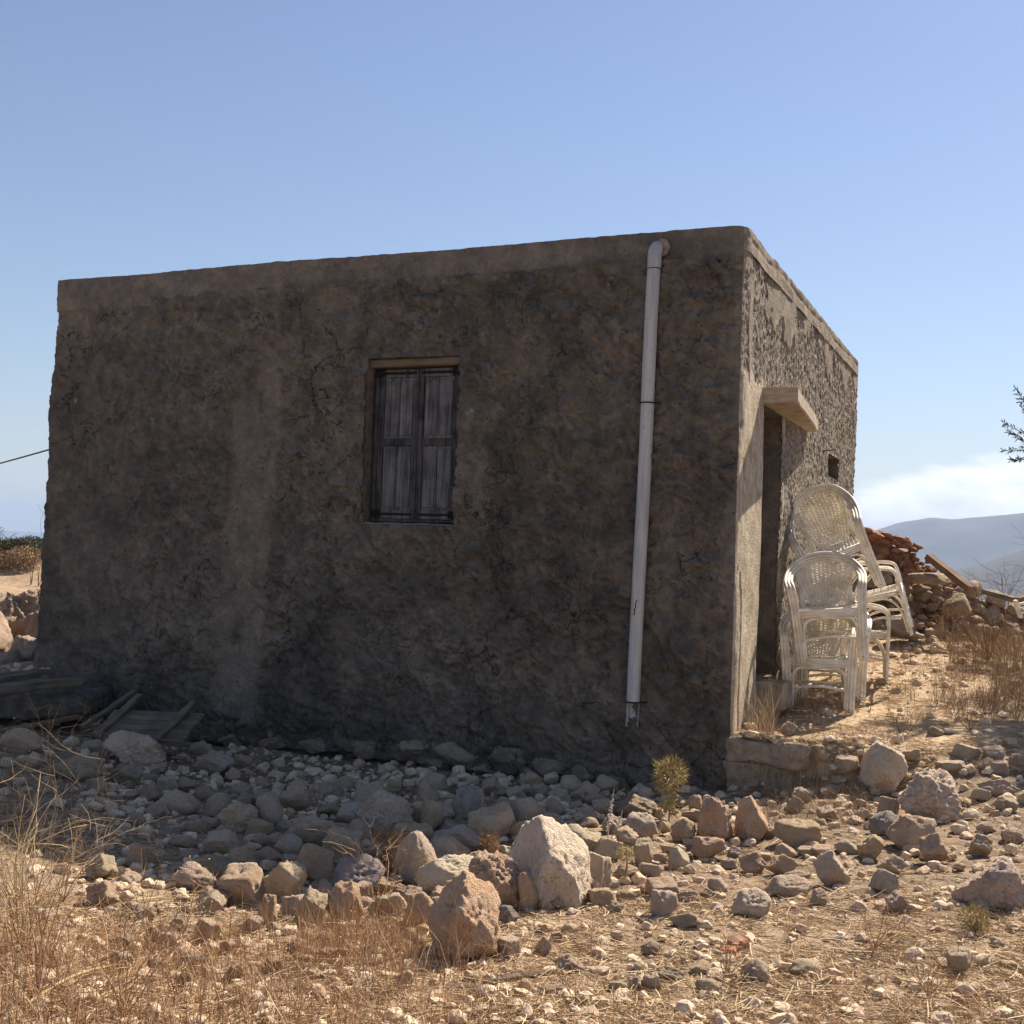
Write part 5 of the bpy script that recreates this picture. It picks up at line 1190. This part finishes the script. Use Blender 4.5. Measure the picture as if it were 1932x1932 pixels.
# leafy shrubs behind left
def leafblob(m, c, R3, n, L, wd, rs, hollow=.35):
    d = rs.randn(n, 3); d /= np.linalg.norm(d, axis=1)[:, None]; rad = rs.uniform(hollow, 1, n)**.5
    lum = 1+.35*fbm(d*1.8+c[0], 3); P = c+d*R3*(rad*lum)[:, None]
    q = rs.randn(n, 3)*.8+d*.8; q /= np.linalg.norm(q, axis=1)[:, None]; s_ = np.cross(q, rs.randn(n, 3)); s_ /= np.linalg.norm(s_, axis=1)[:, None]
    Ls = L*rs.uniform(.6, 1.2, n)[:, None]; V = np.stack([P, P+q*Ls*.5+s_*wd, P+q*Ls, P+q*Ls*.5-s_*wd], 1).reshape(-1, 3)
    m.add(V, np.arange(n*4).reshape(-1, 4)); return m
rs = np.random.RandomState(77)
for k, (u, v, d, rx, rz_, lb, mt) in enumerate(((8, 1072, 19, .62, .26, 'dry olive brown shrub on the sunlit slope left of the house', BRI), (52, 1052, 22, .60, .24, 'low dark green shrub on the crest behind the house corner', SHRUBG), (-60, 1045, 25, .7, .4, 'dark green shrub beyond the left edge', SHRUBG), (15, 1050, 22.5, .6, .26, 'dark green shrub on the crest at the far left', SHRUBG))):
    p = at(u, v, d); p[2] = G(p[0], p[1])+rz_*.55; e = empty('shrub', (p[0], p[1], p[2]-rz_*.6), lb, 'shrub'); m = MB()
    for j in range(7): leafblob(m, np.array([rs.uniform(-.6, .6)*rx, rs.uniform(-.5, .5)*rx, rz_*(.5+rs.uniform(-.2, .5))]), np.array([rx*.55, rx*.5, rz_*.55]), 900, .035, .008, rs)
    m.build('foliage', mt, e); s_ = MB(); twigplant(s_, np.zeros(3), rz_*1.6, rs, 9, .008, .6, 2); s_.build('stem', TWIGD, e)
for (u, v, hh, lb) in ((60, 1068, 1.0, 'thin dry stalk left of the house on the slope'), (74, 1072, 1.5, 'tall thin dry stalk nearest the left wall edge')):
    g = at(u, v, 18.); g[2] = G(g[0], g[1]); m = MB(); twigplant(m, np.zeros(3), hh*.8, rs, 3, .005, .12, 1); o = m.build('dry_stalk', TWIGD); o.location = g; tag(o, lb, 'weed')
# ---------------------------------------------------------------- olive tree
tb = np.array([7.65, 12.3, 0.]); tb[2] = G(tb[0], tb[1])-.05
tree = empty('olive_tree', tb, 'grey green olive tree, only the branch tips at the right edge in view', 'tree'); rs = np.random.RandomState(14)
tm = MB(); fol = MB(); tips = []
def limb(p, d, L, r, lev):
    n = 6; pts = [p]; 
    for k in range(n):
        d = d+rs.randn(3)*.17+np.array([0, 0, .03]); d /= np.linalg.norm(d); p = p+d*L/n; pts.append(p)
        if lev < 3 and k > 1:
            for _ in range(1+(rs.rand() < .5)):
                dd = d+rs.randn(3)*.7; dd /= np.linalg.norm(dd); limb(p, dd, L*rs.uniform(.45, .68), r*.55, lev+1)
        if lev >= 2: tips.append((p, d))
    tm.tube(np.array(pts), np.linspace(r, r*.55, n+1), 6, cap=False)
tm.tube(crom([(0, 0, 0), (.08, .02, .8), (-.08, 0, 1.7), (0, 0, 2.7)], 5), np.linspace(.2, .13, 16), 9)
for k in range(7):
    a = k*2*math.pi/7+.2; limb(np.array([0, 0, 2.6]), np.array([math.cos(a)*.75, math.sin(a)*.75, .95]), 1.28, .08, 0)
# low limb reaching left into the frame
tm.build('trunk', BARK, tree, smooth=True)
T = np.array([q[0] for q in tips]); D = np.array([q[1] for q in tips]); n = 9; print('tips', len(T), T.min(0), T.max(0))
if len(T) > 9000: ix = rs.choice(len(T), 9000, False); T, D = T[ix], D[ix]
P = np.repeat(T, n, 0)+np.repeat(D, n, 0)*rs.uniform(-.1, .08, (len(T)*n, 1)); q = np.repeat(D, n, 0)*.9+rs.randn(len(P), 3)*.55; q /= np.linalg.norm(q, axis=1)[:, None]
s_ = np.cross(q, rs.randn(len(P), 3)); s_ /= np.linalg.norm(s_, axis=1)[:, None]; L_ = rs.uniform(.05, .085, len(P))[:, None]; wd = .012
V = np.stack([P, P+q*L_*.5+s_*wd, P+q*L_, P+q*L_*.5-s_*wd], 1).reshape(-1, 3)
# twigs that reach the frame: three drooping sprays
sp_ = MB(); SV = []
for (u1, v1, u0, v0) in ((1918, 735, 1960, 800), (1897, 800, 1962, 830), (1896, 850, 1965, 845), (1905, 815, 1960, 850), (1925, 760, 1960, 860), (1912, 868, 1965, 862)):
    a = at(u0, v0, 11.2)-tb; b_ = at(u1, v1, 11.2+rs.uniform(-.2, .2))-tb; sp_.tube([a, (a+b_)/2-UP*.01, b_], [.006, .004, .002], 4)
    for k in np.linspace(0, 1.05, 30):
        for sgn in (-1, 1):
            p = a+(b_-a)*k; q_ = (b_-a)/np.linalg.norm(b_-a)*.8+UP*sgn*rs.uniform(.2, .7)+rs.randn(3)*.25; q_ /= np.linalg.norm(q_); sd = np.cross(q_, rs.randn(3)); sd /= np.linalg.norm(sd); l_ = rs.uniform(.04, .07)
            SV.append([p, p+q_*l_*.5+sd*.0065, p+q_*l_, p+q_*l_*.5-sd*.0065])
sp_.build('branch', BARK, tree)
V = np.concatenate([V, np.array(SV).reshape(-1, 3)]); fo = link('crown', npmesh('crown', V, np.arange(len(V)).reshape(-1, 4), LEAF), tree)
# ---------------------------------------------------------------- haze
hz = MB().box((0, 0, 110), (1, 0, 0), (0, 1, 0), (0, 0, 1), 14500, 14500, 226, 0.0).build('haze', None)
hm = bpy.data.materials.new('haze_air'); hm.use_nodes = True; tt = hm.node_tree; tt.nodes.clear()
pv_ = nd(tt, 'ShaderNodeVolumePrincipled', {'Color': (.50, .68, 1.0, 1), 'Density': 0.00014, 'Anisotropy': .0}); nd(tt, 'ShaderNodeOutputMaterial', {'Volume': pv_.outputs[0]})
hz.data.materials.clear(); hz.data.materials.append(hm); tag(hz, kind='stuff', label='pale blue air haze over the distant hills', cat='haze')
